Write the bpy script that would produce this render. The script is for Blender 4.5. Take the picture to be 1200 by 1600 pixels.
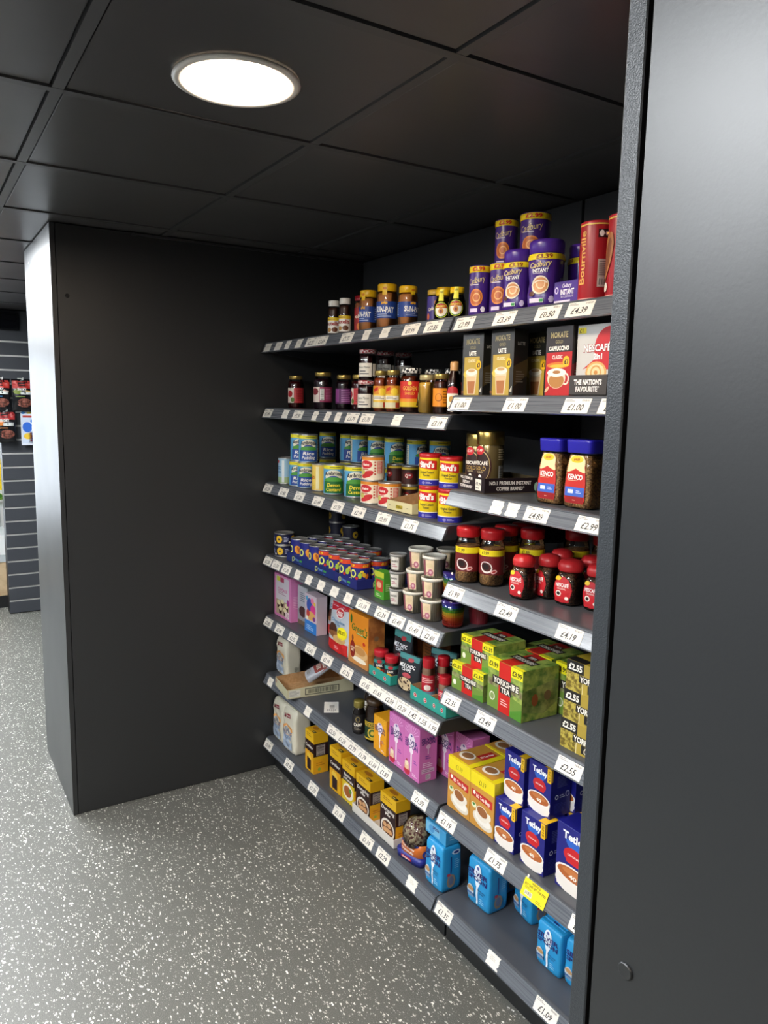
import bpy, bmesh, math, random
from mathutils import Vector, Matrix
from math import sin, cos, pi, sqrt

for o in list(bpy.data.objects): bpy.data.objects.remove(o)
S = bpy.context.scene
COL = S.collection

# ------------------------------------------------------------------ camera
cd = bpy.data.cameras.new('camera'); cam = bpy.data.objects.new('camera', cd); COL.objects.link(cam)
YAW, PITCH, ROLL, FPX = math.radians(31.9989), math.radians(8.2006), math.radians(1.0874), 1187.55
F_ = Vector((-cos(YAW)*cos(PITCH), sin(YAW)*cos(PITCH), -sin(PITCH)))
R0_ = F_.cross(Vector((0, 0, 1))).normalized(); U0_ = R0_.cross(F_)
RT = R0_*cos(ROLL) + U0_*sin(ROLL); UP = -R0_*sin(ROLL) + U0_*cos(ROLL)
mt = Matrix((RT, UP, -F_)).transposed().to_4x4(); mt.translation = Vector((0, 0, 1.73))
cam.matrix_world = mt
cd.sensor_fit = 'VERTICAL'; cd.sensor_height = 24.0; cd.lens = FPX/1600*24.0
cd.clip_start = 0.02; cd.clip_end = 60
S.camera = cam

# ------------------------------------------------------------------ world, exposure
w = bpy.data.worlds.new('world'); S.world = w; w.use_nodes = True
w.node_tree.nodes['Background'].inputs[0].default_value = (0.75, 0.8, 0.9, 1)
w.node_tree.nodes['Background'].inputs[1].default_value = 0.15
S.view_settings.view_transform = 'Standard'; S.view_settings.look = 'None'
S.view_settings.gamma = 1; S.view_settings.use_curve_mapping = False
S.view_settings.exposure = 0.7
LAMP_W, PANEL_W = 100.0, 30.0          # radiance of downlights and of ceiling light panels
CEIL = 2.375

# ------------------------------------------------------------------ materials
def lin(h):
    h = h.lstrip('#'); r = []
    if len(h) == 3: h = ''.join(c*2 for c in h)
    for i in (0, 2, 4):
        c = int(h[i:i+2], 16)/255
        r.append(c/12.92 if c <= .04045 else ((c+.055)/1.055)**2.4)
    return (*r, 1)
_m = {}
def mat(h, r=.45, m=0, coat=0, emit=0, bump=0, bscale=200, spec=.5):
    k = (h, r, m, coat, emit, bump, bscale, spec)
    if k in _m: return _m[k]
    M = bpy.data.materials.new('paint_' + h.lstrip('#')); M.use_nodes = True
    b = M.node_tree.nodes['Principled BSDF']
    b.inputs['Base Color'].default_value = lin(h); b.inputs['Roughness'].default_value = r
    b.inputs['Metallic'].default_value = m; b.inputs['Coat Weight'].default_value = coat
    b.inputs['Coat Roughness'].default_value = .08; b.inputs['Specular IOR Level'].default_value = spec
    if emit:
        b.inputs['Emission Color'].default_value = lin(h); b.inputs['Emission Strength'].default_value = emit
    if bump:
        nt = M.node_tree; tc = nt.nodes.new('ShaderNodeTexCoord'); n = nt.nodes.new('ShaderNodeTexNoise')
        n.inputs['Scale'].default_value = bscale; n.inputs['Detail'].default_value = 3
        bp = nt.nodes.new('ShaderNodeBump'); bp.inputs['Strength'].default_value = bump; bp.inputs['Distance'].default_value = .001
        nt.links.new(tc.outputs['Object'], n.inputs['Vector']); nt.links.new(n.outputs['Fac'], bp.inputs['Height'])
        nt.links.new(bp.outputs['Normal'], b.inputs['Normal'])
    _m[k] = M; return M

def noise_mat(name, c1, c2, scale, r=.5, bump=.4, coat=0, lo=.4, hi=.6, m=0, vor=False, dist=.002):
    if name in _m: return _m[name]
    M = bpy.data.materials.new(name); M.use_nodes = True; nt = M.node_tree
    b = nt.nodes['Principled BSDF']; tc = nt.nodes.new('ShaderNodeTexCoord')
    n = nt.nodes.new('ShaderNodeTexVoronoi' if vor else 'ShaderNodeTexNoise'); n.inputs['Scale'].default_value = scale
    if not vor: n.inputs['Detail'].default_value = 4
    rp = nt.nodes.new('ShaderNodeValToRGB'); e = rp.color_ramp.elements
    e[0].position = lo; e[0].color = lin(c1); e[1].position = hi; e[1].color = lin(c2)
    bp = nt.nodes.new('ShaderNodeBump'); bp.inputs['Strength'].default_value = bump; bp.inputs['Distance'].default_value = dist
    nt.links.new(tc.outputs['Object'], n.inputs['Vector'])
    out = n.outputs['Color'] if vor else n.outputs['Fac']
    nt.links.new(out, rp.inputs['Fac']); nt.links.new(rp.outputs['Color'], b.inputs['Base Color'])
    nt.links.new(n.outputs['Distance'] if vor else n.outputs['Fac'], bp.inputs['Height']); nt.links.new(bp.outputs['Normal'], b.inputs['Normal'])
    b.inputs['Roughness'].default_value = r; b.inputs['Coat Weight'].default_value = coat; b.inputs['Metallic'].default_value = m
    _m[name] = M; return M

def glass_mat(name='clear_glass', tint='#ffffff', r=.03):
    if name in _m: return _m[name]
    M = bpy.data.materials.new(name); M.use_nodes = True; nt = M.node_tree
    for n in list(nt.nodes):
        if n.type == 'BSDF_PRINCIPLED': nt.nodes.remove(n)
    o = [n for n in nt.nodes if n.type == 'OUTPUT_MATERIAL'][0]
    t = nt.nodes.new('ShaderNodeBsdfTransparent'); t.inputs[0].default_value = lin(tint)
    g = nt.nodes.new('ShaderNodeBsdfGlossy'); g.inputs['Roughness'].default_value = r
    f = nt.nodes.new('ShaderNodeFresnel'); f.inputs[0].default_value = 1.5
    x = nt.nodes.new('ShaderNodeMixShader')
    nt.links.new(f.outputs[0], x.inputs[0]); nt.links.new(t.outputs[0], x.inputs[1]); nt.links.new(g.outputs[0], x.inputs[2])
    nt.links.new(x.outputs[0], o.inputs[0]); _m[name] = M; return M

def checker_mat(name, c1, c2, scale):
    if name in _m: return _m[name]
    M = bpy.data.materials.new(name); M.use_nodes = True; nt = M.node_tree; b = nt.nodes['Principled BSDF']
    tc = nt.nodes.new('ShaderNodeTexCoord'); c = nt.nodes.new('ShaderNodeTexChecker'); c.inputs['Scale'].default_value = scale
    c.inputs['Color1'].default_value = lin(c1); c.inputs['Color2'].default_value = lin(c2)
    mp = nt.nodes.new('ShaderNodeMapping'); mp.inputs['Rotation'].default_value = (.3, .3, .6)
    nt.links.new(tc.outputs['Object'], mp.inputs[0]); nt.links.new(mp.outputs[0], c.inputs['Vector'])
    nt.links.new(c.outputs[0], b.inputs['Base Color']); b.inputs['Roughness'].default_value = .35
    _m[name] = M; return M

def laminate(name, base, r, bump, scale=350, lightfleck=0):
    M = bpy.data.materials.new(name); M.use_nodes = True; nt = M.node_tree; b = nt.nodes['Principled BSDF']
    tc = nt.nodes.new('ShaderNodeTexCoord'); n = nt.nodes.new('ShaderNodeTexNoise'); n.inputs['Scale'].default_value = scale
    n.inputs['Detail'].default_value = 2
    n2 = nt.nodes.new('ShaderNodeTexNoise'); n2.inputs['Scale'].default_value = 3; n2.inputs['Detail'].default_value = 3
    rp = nt.nodes.new('ShaderNodeMapRange'); rp.inputs['To Min'].default_value = r-.04; rp.inputs['To Max'].default_value = r+.04
    bp = nt.nodes.new('ShaderNodeBump'); bp.inputs['Strength'].default_value = bump; bp.inputs['Distance'].default_value = .0006
    nt.links.new(tc.outputs['Object'], n.inputs['Vector']); nt.links.new(tc.outputs['Object'], n2.inputs['Vector'])
    nt.links.new(n.outputs['Fac'], bp.inputs['Height']); nt.links.new(bp.outputs['Normal'], b.inputs['Normal'])
    nt.links.new(n2.outputs['Fac'], rp.inputs[0]); nt.links.new(rp.outputs[0], b.inputs['Roughness'])
    b.inputs['Base Color'].default_value = lin(base)
    return M
M_LAM = laminate('black_laminate', '#2c2d2e', .42, .2)
M_FACE = laminate('satin_black_laminate', '#1f2123', .38, .12, 300); M_FACE.node_tree.nodes['Principled BSDF'].inputs['Specular IOR Level'].default_value = .65
M_EDGE = laminate('textured_edge', '#2c3034', .36, .7, 800)
M_TILE = laminate('black_ceiling_tile', '#4b4a4b', .34, .10, 90)
M_BAR = mat('#4b4b4c', .42)
M_TILE2 = laminate('orange_glow_ceiling_tile', '#e08a55', .36, .12, 90); M_TILE3 = laminate('grey_glow_ceiling_tile', '#958a82', .33, .12, 90)  # rear row tiles: reflected orange-to-grey glow painted into the base colour
M_SHELF = laminate('grey_shelf_metal', '#4b4e54', .32, .15, 600)
def strip_mat():
    M = bpy.data.materials.new('grey_ticket_strip'); M.use_nodes = True; nt = M.node_tree; b = nt.nodes['Principled BSDF']
    tc = nt.nodes.new('ShaderNodeTexCoord'); mp = nt.nodes.new('ShaderNodeMapping'); mp.inputs['Scale'].default_value = (3, 260, 420)
    n = nt.nodes.new('ShaderNodeTexNoise'); n.inputs['Scale'].default_value = 1; n.inputs['Detail'].default_value = 4
    rp = nt.nodes.new('ShaderNodeMapRange'); rp.inputs['To Min'].default_value = .16; rp.inputs['To Max'].default_value = .42
    r2 = nt.nodes.new('ShaderNodeValToRGB'); r2.color_ramp.elements[0].position = .35; r2.color_ramp.elements[0].color = lin('#595e66'); r2.color_ramp.elements[1].position = .75; r2.color_ramp.elements[1].color = lin('#6f747c')
    bp = nt.nodes.new('ShaderNodeBump'); bp.inputs['Strength'].default_value = .15; bp.inputs['Distance'].default_value = .0006
    L = nt.links.new; L(tc.outputs['Object'], mp.inputs[0]); L(mp.outputs[0], n.inputs['Vector']); L(n.outputs['Fac'], rp.inputs[0]); L(rp.outputs[0], b.inputs['Roughness'])
    L(n.outputs['Fac'], r2.inputs[0]); L(r2.outputs[0], b.inputs['Base Color']); L(n.outputs['Fac'], bp.inputs['Height']); L(bp.outputs[0], b.inputs['Normal'])
    b.inputs['Coat Weight'].default_value = .5; b.inputs['Coat Roughness'].default_value = .15
    return M
M_STRIP = strip_mat()
M_BLACK = mat('#121315', .5)
M_BACK = laminate('back_panel_black', '#4b4d50', .45, .2, 500)
M_SILVER = mat('#d6d6d2', .4, .5)
GLASS = glass_mat()
PLASTIC = glass_mat('clear_plastic', '#f4f4f4', .12)

def floor_mat():
    M = bpy.data.materials.new('speckled_vinyl'); M.use_nodes = True; nt = M.node_tree; b = nt.nodes['Principled BSDF']
    L = nt.links.new; N = nt.nodes.new
    tc = N('ShaderNodeTexCoord')
    nz = N('ShaderNodeTexNoise'); nz.inputs['Scale'].default_value = 190; nz.inputs['Detail'].default_value = 2
    L(tc.outputs['Object'], nz.inputs['Vector'])
    mx = N('ShaderNodeVectorMath'); mx.operation = 'MULTIPLY_ADD'
    L(nz.outputs['Color'], mx.inputs[0]); mx.inputs[1].default_value = (.010, .010, 0); L(tc.outputs['Object'], mx.inputs[2])
    cur = None
    base = N('ShaderNodeRGB'); base.outputs[0].default_value = lin('#5d5e5c'); cur = base.outputs[0]
    fine = N('ShaderNodeTexNoise'); fine.inputs['Scale'].default_value = 420; L(tc.outputs['Object'], fine.inputs['Vector'])
    fr = N('ShaderNodeValToRGB'); fr.color_ramp.elements[0].position = .4; fr.color_ramp.elements[0].color = lin('#555551')
    fr.color_ramp.elements[1].position = .62; fr.color_ramp.elements[1].color = lin('#74746d'); L(fine.outputs['Fac'], fr.inputs[0]); cur = fr.outputs[0]
    for sc, thr, dens, colr, off in ((58, .42, .16, '#ecebe3', 0), (76, .42, .16, '#e2e0d6', 5.4), (120, .42, .17, '#c8c7bd', 9.5), (38, .28, .07, '#f2f1ea', 3.7)):
        ad = N('ShaderNodeVectorMath'); ad.operation = 'ADD'; ad.inputs[1].default_value = (off, off*1.7, 0); L(mx.outputs[0], ad.inputs[0])
        mp = N('ShaderNodeMapping'); mp.inputs['Rotation'].default_value = (0, 0, off); mp.inputs['Scale'].default_value = (1, 2.3, 1); L(ad.outputs[0], mp.inputs[0])
        v = N('ShaderNodeTexVoronoi'); v.inputs['Scale'].default_value = sc; v.voronoi_dimensions = '2D'; v.distance = 'MANHATTAN' if off in (0, 9.5) else 'EUCLIDEAN'; L(mp.outputs[0], v.inputs['Vector'])
        sp = N('ShaderNodeSeparateColor'); L(v.outputs['Color'], sp.inputs[0])
        # per cell radius, only some cells carry a fleck
        m1 = N('ShaderNodeMath'); m1.operation = 'SUBTRACT'; L(sp.outputs[0], m1.inputs[0]); m1.inputs[1].default_value = 1-dens
        m2 = N('ShaderNodeMath'); m2.operation = 'MULTIPLY'; L(m1.outputs[0], m2.inputs[0]); m2.inputs[1].default_value = thr/dens
        m3 = N('ShaderNodeMath'); m3.operation = 'LESS_THAN'; L(v.outputs['Distance'], m3.inputs[0]); L(m2.outputs[0], m3.inputs[1])
        c = N('ShaderNodeMix'); c.data_type = 'RGBA'; L(m3.outputs[0], c.inputs[0]); L(cur, c.inputs[6]); c.inputs[7].default_value = lin(colr); cur = c.outputs[2]
    L(cur, b.inputs['Base Color'])
    n3 = N('ShaderNodeTexNoise'); n3.inputs['Scale'].default_value = 300; L(tc.outputs['Object'], n3.inputs['Vector'])
    bp = N('ShaderNodeBump'); bp.inputs['Strength'].default_value = .25; bp.inputs['Distance'].default_value = .0008
    L(n3.outputs['Fac'], bp.inputs['Height']); L(bp.outputs['Normal'], b.inputs['Normal'])
    b.inputs['Roughness'].default_value = .42
    return M
M_FLOOR = floor_mat()

# ------------------------------------------------------------------ text outlines (built-in font)
_tx = {}
def textmesh(s, bold=0, shear=0):
    k = (s, bold, shear)
    if k in _tx: return _tx[k]
    c = bpy.data.curves.new('t', 'FONT'); c.body = s; c.size = 1; c.resolution_u = 2; c.offset = bold; c.shear = shear
    o = bpy.data.objects.new('t', c)
    m = bpy.data.meshes.new_from_object(o)
    vs = [(v.co.x, v.co.y) for v in m.vertices]; fs = [tuple(p.vertices) for p in m.polygons]
    bpy.data.objects.remove(o); bpy.data.curves.remove(c); bpy.data.meshes.remove(m)
    if not vs: _tx[k] = ([], [], 0, 1); return _tx[k]
    x0 = min(v[0] for v in vs); x1 = max(v[0] for v in vs)
    CH = .72
    _tx[k] = ([((x-x0)/CH, y/CH) for x, y in vs], fs, (x1-x0)/CH, 1)
    return _tx[k]

# ------------------------------------------------------------------ mesh builder
class Loft:
    """stack of superellipse sections (z, halfwidth, halfdepth, exponent)"""
    def __init__(s, sec, wr=0): s.sec = sec; s.wr = wr
    def at(s, z):
        a = s.sec
        if z <= a[0][0]: return a[0][1:4]
        for p, q in zip(a, a[1:]):
            if z <= q[0]:
                t = (z-p[0])/max(1e-9, q[0]-p[0]); return tuple(p[i]+(q[i]-p[i])*t for i in (1, 2, 3))
        return a[-1][1:4]
    def w(s, x, z): return s.wr*(sin(x*140+z*60)+sin(x*60-z*110+1.3)+.6*sin(z*210+x*35)) if s.wr else 0
    def front(s, u, v, l):
        hw, hd, n = s.at(v); t = min(.9999, abs(u/hw)); return (u, -hd*(1-t**n)**(1/n)-l-s.w(u, v), v)
    def side(s, u, v, l):
        hw, hd, n = s.at(v); t = min(.9999, abs(u/hd)); return (hw*(1-t**n)**(1/n)+l, u, v)
    def ang(s, a, z, l=0):
        hw, hd, n = s.at(z); sa, ca = sin(a), cos(a)
        R = (abs(sa/hw)**n+abs(ca/hd)**n)**(-1/n)+l; return (R*sa, -R*ca, z)

class Sf:
    def __init__(s, fn, curved=0, rows=1): s.fn = fn; s.c = curved; s.rows = rows
def flat_front(w, d, h): return Sf(lambda u, v, l: (u, -d/2-l, v))
def flat_side(w, d, h): return Sf(lambda u, v, l: (w/2+l, u, v))
def flat_left(w, d, h): return Sf(lambda u, v, l: (-w/2-l, -u, v))
def flat_top(w, d, h): return Sf(lambda u, v, l: (u, v, h+l))
def cylS(r): return Sf(lambda u, v, l: ((r+l)*sin(u/r), -(r+l)*cos(u/r), v), r)
def coneS(fr, r0): # fr(v) radius
    return Sf(lambda u, v, l: ((fr(v)+l)*sin(u/r0), -(fr(v)+l)*cos(u/r0), v), r0, 4)

INC = .00004
class MB:
    def __init__(s): s.v = []; s.f = []; s.fm = []; s.m = []; s.L = .00015; s.sm = []
    def mi(s, m):
        if isinstance(m, str): m = mat(m)
        if m not in s.m: s.m.append(m)
        return s.m.index(m)
    def add(s, vs, fs, m, smooth=False):
        b = len(s.v); s.v += [tuple(v) for v in vs]; i = s.mi(m)
        for f in fs: s.f.append([b+k for k in f]); s.fm.append(i); s.sm.append(smooth)
    def box(s, x0, x1, y0, y1, z0, z1, m, mats=None, ch=0):
        if ch:
            c = ch
            bm = bmesh.new(); bmesh.ops.create_cube(bm, size=1)
            for v in bm.verts: v.co = Vector(((x0+x1)/2+v.co.x*(x1-x0), (y0+y1)/2+v.co.y*(y1-y0), (z0+z1)/2+v.co.z*(z1-z0)))
            bmesh.ops.bevel(bm, geom=bm.edges[:], offset=c, segments=1, affect='EDGES')
            bm.normal_update()
            mats = mats or {}
            for f in bm.faces:
                n = f.normal; k = 'x' if n.x > .9 else '-x' if n.x < -.9 else 'y' if n.y > .9 else '-y' if n.y < -.9 else 'z' if n.z > .9 else '-z' if n.z < -.9 else ''
                s.add([v.co for v in f.verts], [list(range(len(f.verts)))], mats.get(k, m))
            bm.free(); return
        vs = [(x, y, z) for z in (z0, z1) for y in (y0, y1) for x in (x0, x1)]
        mats = mats or {}
        for k, f in (('-z', (0, 2, 3, 1)), ('z', (4, 5, 7, 6)), ('-y', (0, 1, 5, 4)), ('y', (2, 6, 7, 3)), ('-x', (0, 4, 6, 2)), ('x', (1, 3, 7, 5))):
            s.add([vs[i] for i in f], [(0, 1, 2, 3)], mats.get(k, m))
    def lathe(s, prof, m, seg=28, smooth=True, fn=None, cap=True):
        vs = []; n = len(prof)
        for r, z in prof:
            for k in range(seg):
                a = 2*pi*k/seg; rr = fn(r, z, a) if fn else r
                vs.append((rr*sin(a), -rr*cos(a), z))
        fs = [(i*seg+k, i*seg+(k+1) % seg, (i+1)*seg+(k+1) % seg, (i+1)*seg+k) for i in range(n-1) for k in range(seg)]
        s.add(vs, fs, m, smooth)
        if cap:
            if prof[0][0] > 1e-5: s.add(vs[:seg], [list(range(seg))[::-1]], m)
            if prof[-1][0] > 1e-5: s.add(vs[-seg:], [list(range(seg))], m)
    def loft(s, L, m, seg=32, zs=None, smooth=True):
        zs = zs or [a[0] for a in L.sec]; vs = []
        for z in zs:
            hw, hd, n = L.at(z)
            for k in range(seg):
                a = 2*pi*(k+.5)/seg; ca, sa = cos(a), sin(a)
                x = hw*math.copysign(abs(sa)**(2/n), sa); y = -hd*math.copysign(abs(ca)**(2/n), ca)
                vs.append((x, y-L.w(x, z)*(1 if y < 0 else -1)*min(1, abs(y)/max(hd, 1e-6)), z))
        n = len(zs)
        fs = [(i*seg+k, i*seg+(k+1) % seg, (i+1)*seg+(k+1) % seg, (i+1)*seg+k) for i in range(n-1) for k in range(seg)]
        fs += [list(range(seg))[::-1], [(n-1)*seg+k for k in range(seg)]]
        s.add(vs, fs, m, smooth)
    # ---- flat print
    def lift(s, S_): s.L += INC*(2 if S_.c else 1); return s.L+(.0013 if S_.rows > 1 else .0003 if S_.c else 0)
    def rect(s, S_, u0, v0, u1, v1, m, sk=0):
        l = s.lift(S_); nc = max(1, math.ceil(abs(u1-u0)/(S_.c*.09))) if S_.c else (6 if S_.rows > 1 else 1); nr = S_.rows if S_.rows > 1 else 1
        vs = [S_.fn(u0+(u1-u0)*i/nc+sk*j/nr, v0+(v1-v0)*j/nr, l) for j in range(nr+1) for i in range(nc+1)]
        s.add(vs, [(j*(nc+1)+i, j*(nc+1)+i+1, (j+1)*(nc+1)+i+1, (j+1)*(nc+1)+i) for j in range(nr) for i in range(nc)], m)
    def cvx(s, S_, pts, m):
        """convex outline"""
        l = s.lift(S_)
        if not (S_.c or S_.rows > 1): s.add([S_.fn(u, v, l) for u, v in pts], [list(range(len(pts)))], m); return
        us = [p[0] for p in pts]; a, b = min(us), max(us); n = max(5, math.ceil((b-a)/((S_.c or .05)*.09)))
        def span(u):
            ys = []
            for p, q in zip(pts, pts[1:]+pts[:1]):
                if min(p[0], q[0])-1e-9 <= u <= max(p[0], q[0])+1e-9:
                    ys += [p[1], q[1]] if abs(p[0]-q[0]) < 1e-9 else [p[1]+(q[1]-p[1])*(u-p[0])/(q[0]-p[0])]
            return (min(ys), max(ys)) if ys else (0, 0)
        nr = S_.rows; vs = []
        for i in range(n+1):
            u = a+(b-a)*i/n; lo, hi = span(u)
            for j in range(nr+1): vs.append(S_.fn(u, lo+(hi-lo)*j/nr, l))
        s.add(vs, [(i*(nr+1)+j, (i+1)*(nr+1)+j, (i+1)*(nr+1)+j+1, i*(nr+1)+j+1) for i in range(n) for j in range(nr)], m)
    def ell(s, S_, cu, cv, ru, rv, m, n=20, rot=0, a0=0, a1=360):
        full = a1-a0 >= 360; k = n if full else n+1
        pts = []
        for i in range(k):
            a = math.radians(a0+(a1-a0)*i/n); x, y = ru*cos(a), rv*sin(a)
            pts.append((cu+x*cos(rot)-y*sin(rot), cv+x*sin(rot)+y*cos(rot)))
        s.cvx(S_, pts, m)
    def poly(s, S_, pts, m):
        l = s.lift(S_); s.add([S_.fn(u, v, l) for u, v in pts], [list(range(len(pts)))], m)
    def ring(s, S_, cu, cv, r, t, m, n=18, k=1):
        l = s.lift(S_); vs = []
        for i in range(n):
            a = 2*pi*i/n; vs += [S_.fn(cu+r*cos(a), cv+k*r*sin(a), l), S_.fn(cu+(r-t)*cos(a), cv+k*(r-t)*sin(a), l)]
        s.add(vs, [(2*i, (2*i+2) % (2*n), (2*i+3) % (2*n), 2*i+1) for i in range(n)], m)
    def txt(s, S_, t, cu, cv, h, m, w=None, bold=.02, shear=0, rot=0, al='c', arc=0):
        vs, fs, W, _ = textmesh(t, bold, shear)
        if not vs: return
        sx = h if w is None else w/W
        l = s.lift(S_)+(.0004 if S_.c else 0); tw = W*sx
        ox = -tw/2 if al == 'c' else (0 if al == 'l' else -tw); out = []
        for x, y in vs:
            X, Y = ox+x*sx, (y-.5)*h
            if arc: Y -= arc*(X/(tw/2))**2
            if rot: X, Y = X*cos(rot)-Y*sin(rot), X*sin(rot)+Y*cos(rot)
            out.append(S_.fn(cu+X, cv+Y, l))
        s.add(out, fs, m)
    def lines(s, S_, u0, v0, u1, v1, n, m, seed=1):
        rd = random.Random(seed); st = (v1-v0)/n
        for i in range(n):
            s.rect(S_, u0, v1-(i+.7)*st, u0+(u1-u0)*rd.uniform(.6, 1), v1-(i+.3)*st, m); s.L -= INC
    def barcode(s, S_, u0, v0, u1, v1, bg='#f2f2ee', fg='#1a1a1a', n=14, vert=False):
        s.rect(S_, u0, v0, u1, v1, bg); rd = random.Random(int(abs(u0)*1e5)); l = None
        for i in range(n):
            t = (i+.25)/n; q = t+rd.uniform(.2, .7)/n
            if vert: s.rect(S_, u0+(u1-u0)*.1, v0+(v1-v0)*t, u1-(u1-u0)*.1, v0+(v1-v0)*q, fg)
            else: s.rect(S_, u0+(u1-u0)*(.06+.88*t), v0+(v1-v0)*.15, u0+(u1-u0)*(.06+.88*q), v1-(v1-v0)*.1, fg)
            s.L -= INC
        s.L += INC
    def build(s, name, parent=None):
        me = bpy.data.meshes.new(name); me.from_pydata(s.v, [], s.f)
        for m in s.m: me.materials.append(m)
        me.polygons.foreach_set('material_index', s.fm); me.polygons.foreach_set('use_smooth', s.sm); me.update()
        o = bpy.data.objects.new(name, me); COL.objects.link(o)
        if parent: o.parent = parent
        return o

def empty(name):
    o = bpy.data.objects.new(name, None); COL.objects.link(o); o.empty_display_size = .05; return o
def tag(o, label, cat, group=None):
    o['label'] = label; o['category'] = cat
    if group: o['group'] = group
    return o
def struct(o): o['kind'] = 'structure'; return o
def copy_tree(o, parent=None):
    c = o.copy(); COL.objects.link(c)
    if parent: c.parent = parent
    for ch in KIDS.get(o.name, []): 
        d = copy_tree(ch, c)
    return c
KIDS = {}
def kids(root):
    def rec(o):
        KIDS[o.name] = [c for c in ALL if c.parent == o]
        for c in KIDS[o.name]: rec(c)
    ALL = list(COL.objects)[-40:]
    rec(root)
PROTO, BUILD = {}, {}
def P(kind, X, Y, Z, rot, label, cat, group=None, s=1):
    if kind not in PROTO:
        o = BUILD[kind](); PROTO[kind] = o; kids(o)
    else: o = copy_tree(PROTO[kind])
    o.location = (X, Y, Z); o.rotation_euler = (0, 0, math.radians(rot)); o.scale = s if isinstance(s, tuple) else (s, s, s)
    for k in ('group',):
        if k in o: del o[k]
    return tag(o, label, cat, group)
def kind(fn): BUILD[fn.__name__] = fn; return fn

# ================================================================== THE SETTING
XL, XR = -3.176, -.440
YB, YP = 1.872, .488
b = MB(); b.box(-9, 2.2, -3, 2.0, -.05, 0, M_FLOOR); struct(b.build('floor'))
b = MB(); b.box(-9, 2.2, -3, 2.0, CEIL+.012, CEIL+.06, M_BLACK); ceiling = struct(b.build('ceiling'))
# ceiling grid bars and tiles (0.605 m module)
GX = [-1.236+.605*k for k in range(-13, 6)]; GY = [.915+.605*k for k in range(-7, 3)]
for gx in GX:
    if -9 < gx < 2.2:
        b = MB(); b.box(gx-.012, gx+.012, -3, YB, CEIL-.002, CEIL+.012, M_BAR); b.build('grid_bar', ceiling)
for gy in GY:
    if -3 < gy < YB:
        b = MB(); b.box(-9, 2.2, gy-.012, gy+.012, CEIL-.0015, CEIL+.0115, M_BAR); b.build('grid_bar', ceiling)
_tile = {}
LAMPS = [(-1.579, .6125), (.236, -1.2025), (1.446, -.5975)]
PANELS = [(-3.96, .0075), (-5.17, .0075), (-3.355, -1.2025), (-5.17, -1.2025), (-.9335, -.5975), (-6.985, -.5975), (-.3285, -1.8075), (-8.195, -.5975), (-1.5385, -1.2025)]
def near(L, x, y): return any(abs(x-a) < .05 and abs(y-c) < .05 for a, c in L)
for i in range(len(GX)-1):
    for j in range(len(GY)):
        x0, x1 = GX[i]+.016, GX[i+1]-.016
        y0 = GY[j]+.016; y1 = min(GY[j]+.605-.016, YB-.002)
        cx, cy = GX[i]+.3025, GY[j]+.3025
        if y1 < y0+.05 or y0 < -3 or near(PANELS, cx, cy): continue
        if cx < -9 or x1 > 2.2: continue
        hole = near(LAMPS, cx, cy)
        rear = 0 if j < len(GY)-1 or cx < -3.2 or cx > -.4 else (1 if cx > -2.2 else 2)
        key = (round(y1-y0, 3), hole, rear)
        if key in _tile:
            o = _tile[key].copy(); COL.objects.link(o)
        else:
            b = MB(); w_, d_ = (x1-x0)/2, (y1-y0)/2
            if hole:
                n = 32; vs = []; 
                for k in range(n):
                    a = 2*pi*k/n; c, s_ = cos(a), sin(a); q = 1/max(abs(c)/w_, abs(s_)/d_)
                    vs += [(-.0395+.115*c, .115*s_, 0), (q*c, q*s_, 0)]
                b.add(vs, [(2*k, (2*k+2) % (2*n), (2*k+3) % (2*n), 2*k+1) for k in range(n)], M_TILE)
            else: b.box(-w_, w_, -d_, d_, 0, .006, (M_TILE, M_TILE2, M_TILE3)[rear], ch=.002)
            o = b.build('ceiling_tile', ceiling); _tile[key] = o
        o.location = ((x0+x1)/2, (y0+y1)/2, CEIL+.002)
# walls
b = MB(); b.box(-6.6, 2.2, YB, YB+.1, 0, CEIL+.012, M_BACK); struct(b.build('wall_back'))
b = MB(); b.box(-9, 2.2, -3.1, -3, 0, CEIL+.012, mat('#77797c', .5)); struct(b.build('wall_front'))
b = MB(); b.box(2.2, 2.3, -3, 2, 0, CEIL+.012, mat('#3a3c40', .5)); struct(b.build('wall_right'))
b = MB(); b.box(-9.1, -9, -3, 2, 0, CEIL+.012, mat('#d8d8d4', .6)); struct(b.build('wall_far'))

wnd = empty('window_1'); wnd['kind'] = 'structure'
b = MB(); b.box(-8.999, -8.985, -2.35, .30, .45, 2.15, mat('#e4ecf5', .5, emit=2.7)); b.build('bright_pane', wnd)
for y0, y1, z0, z1 in ((-2.40, -2.35, .40, 2.20), (.30, .35, .40, 2.20), (-2.35, .30, .40, .45), (-2.35, .30, 2.15, 2.20), (-1.05, -1.0, .45, 2.15)):
    b = MB(); b.box(-8.998, -8.96, y0, y1, z0, z1, M_BAR); b.build('window_frame', wnd)
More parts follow.
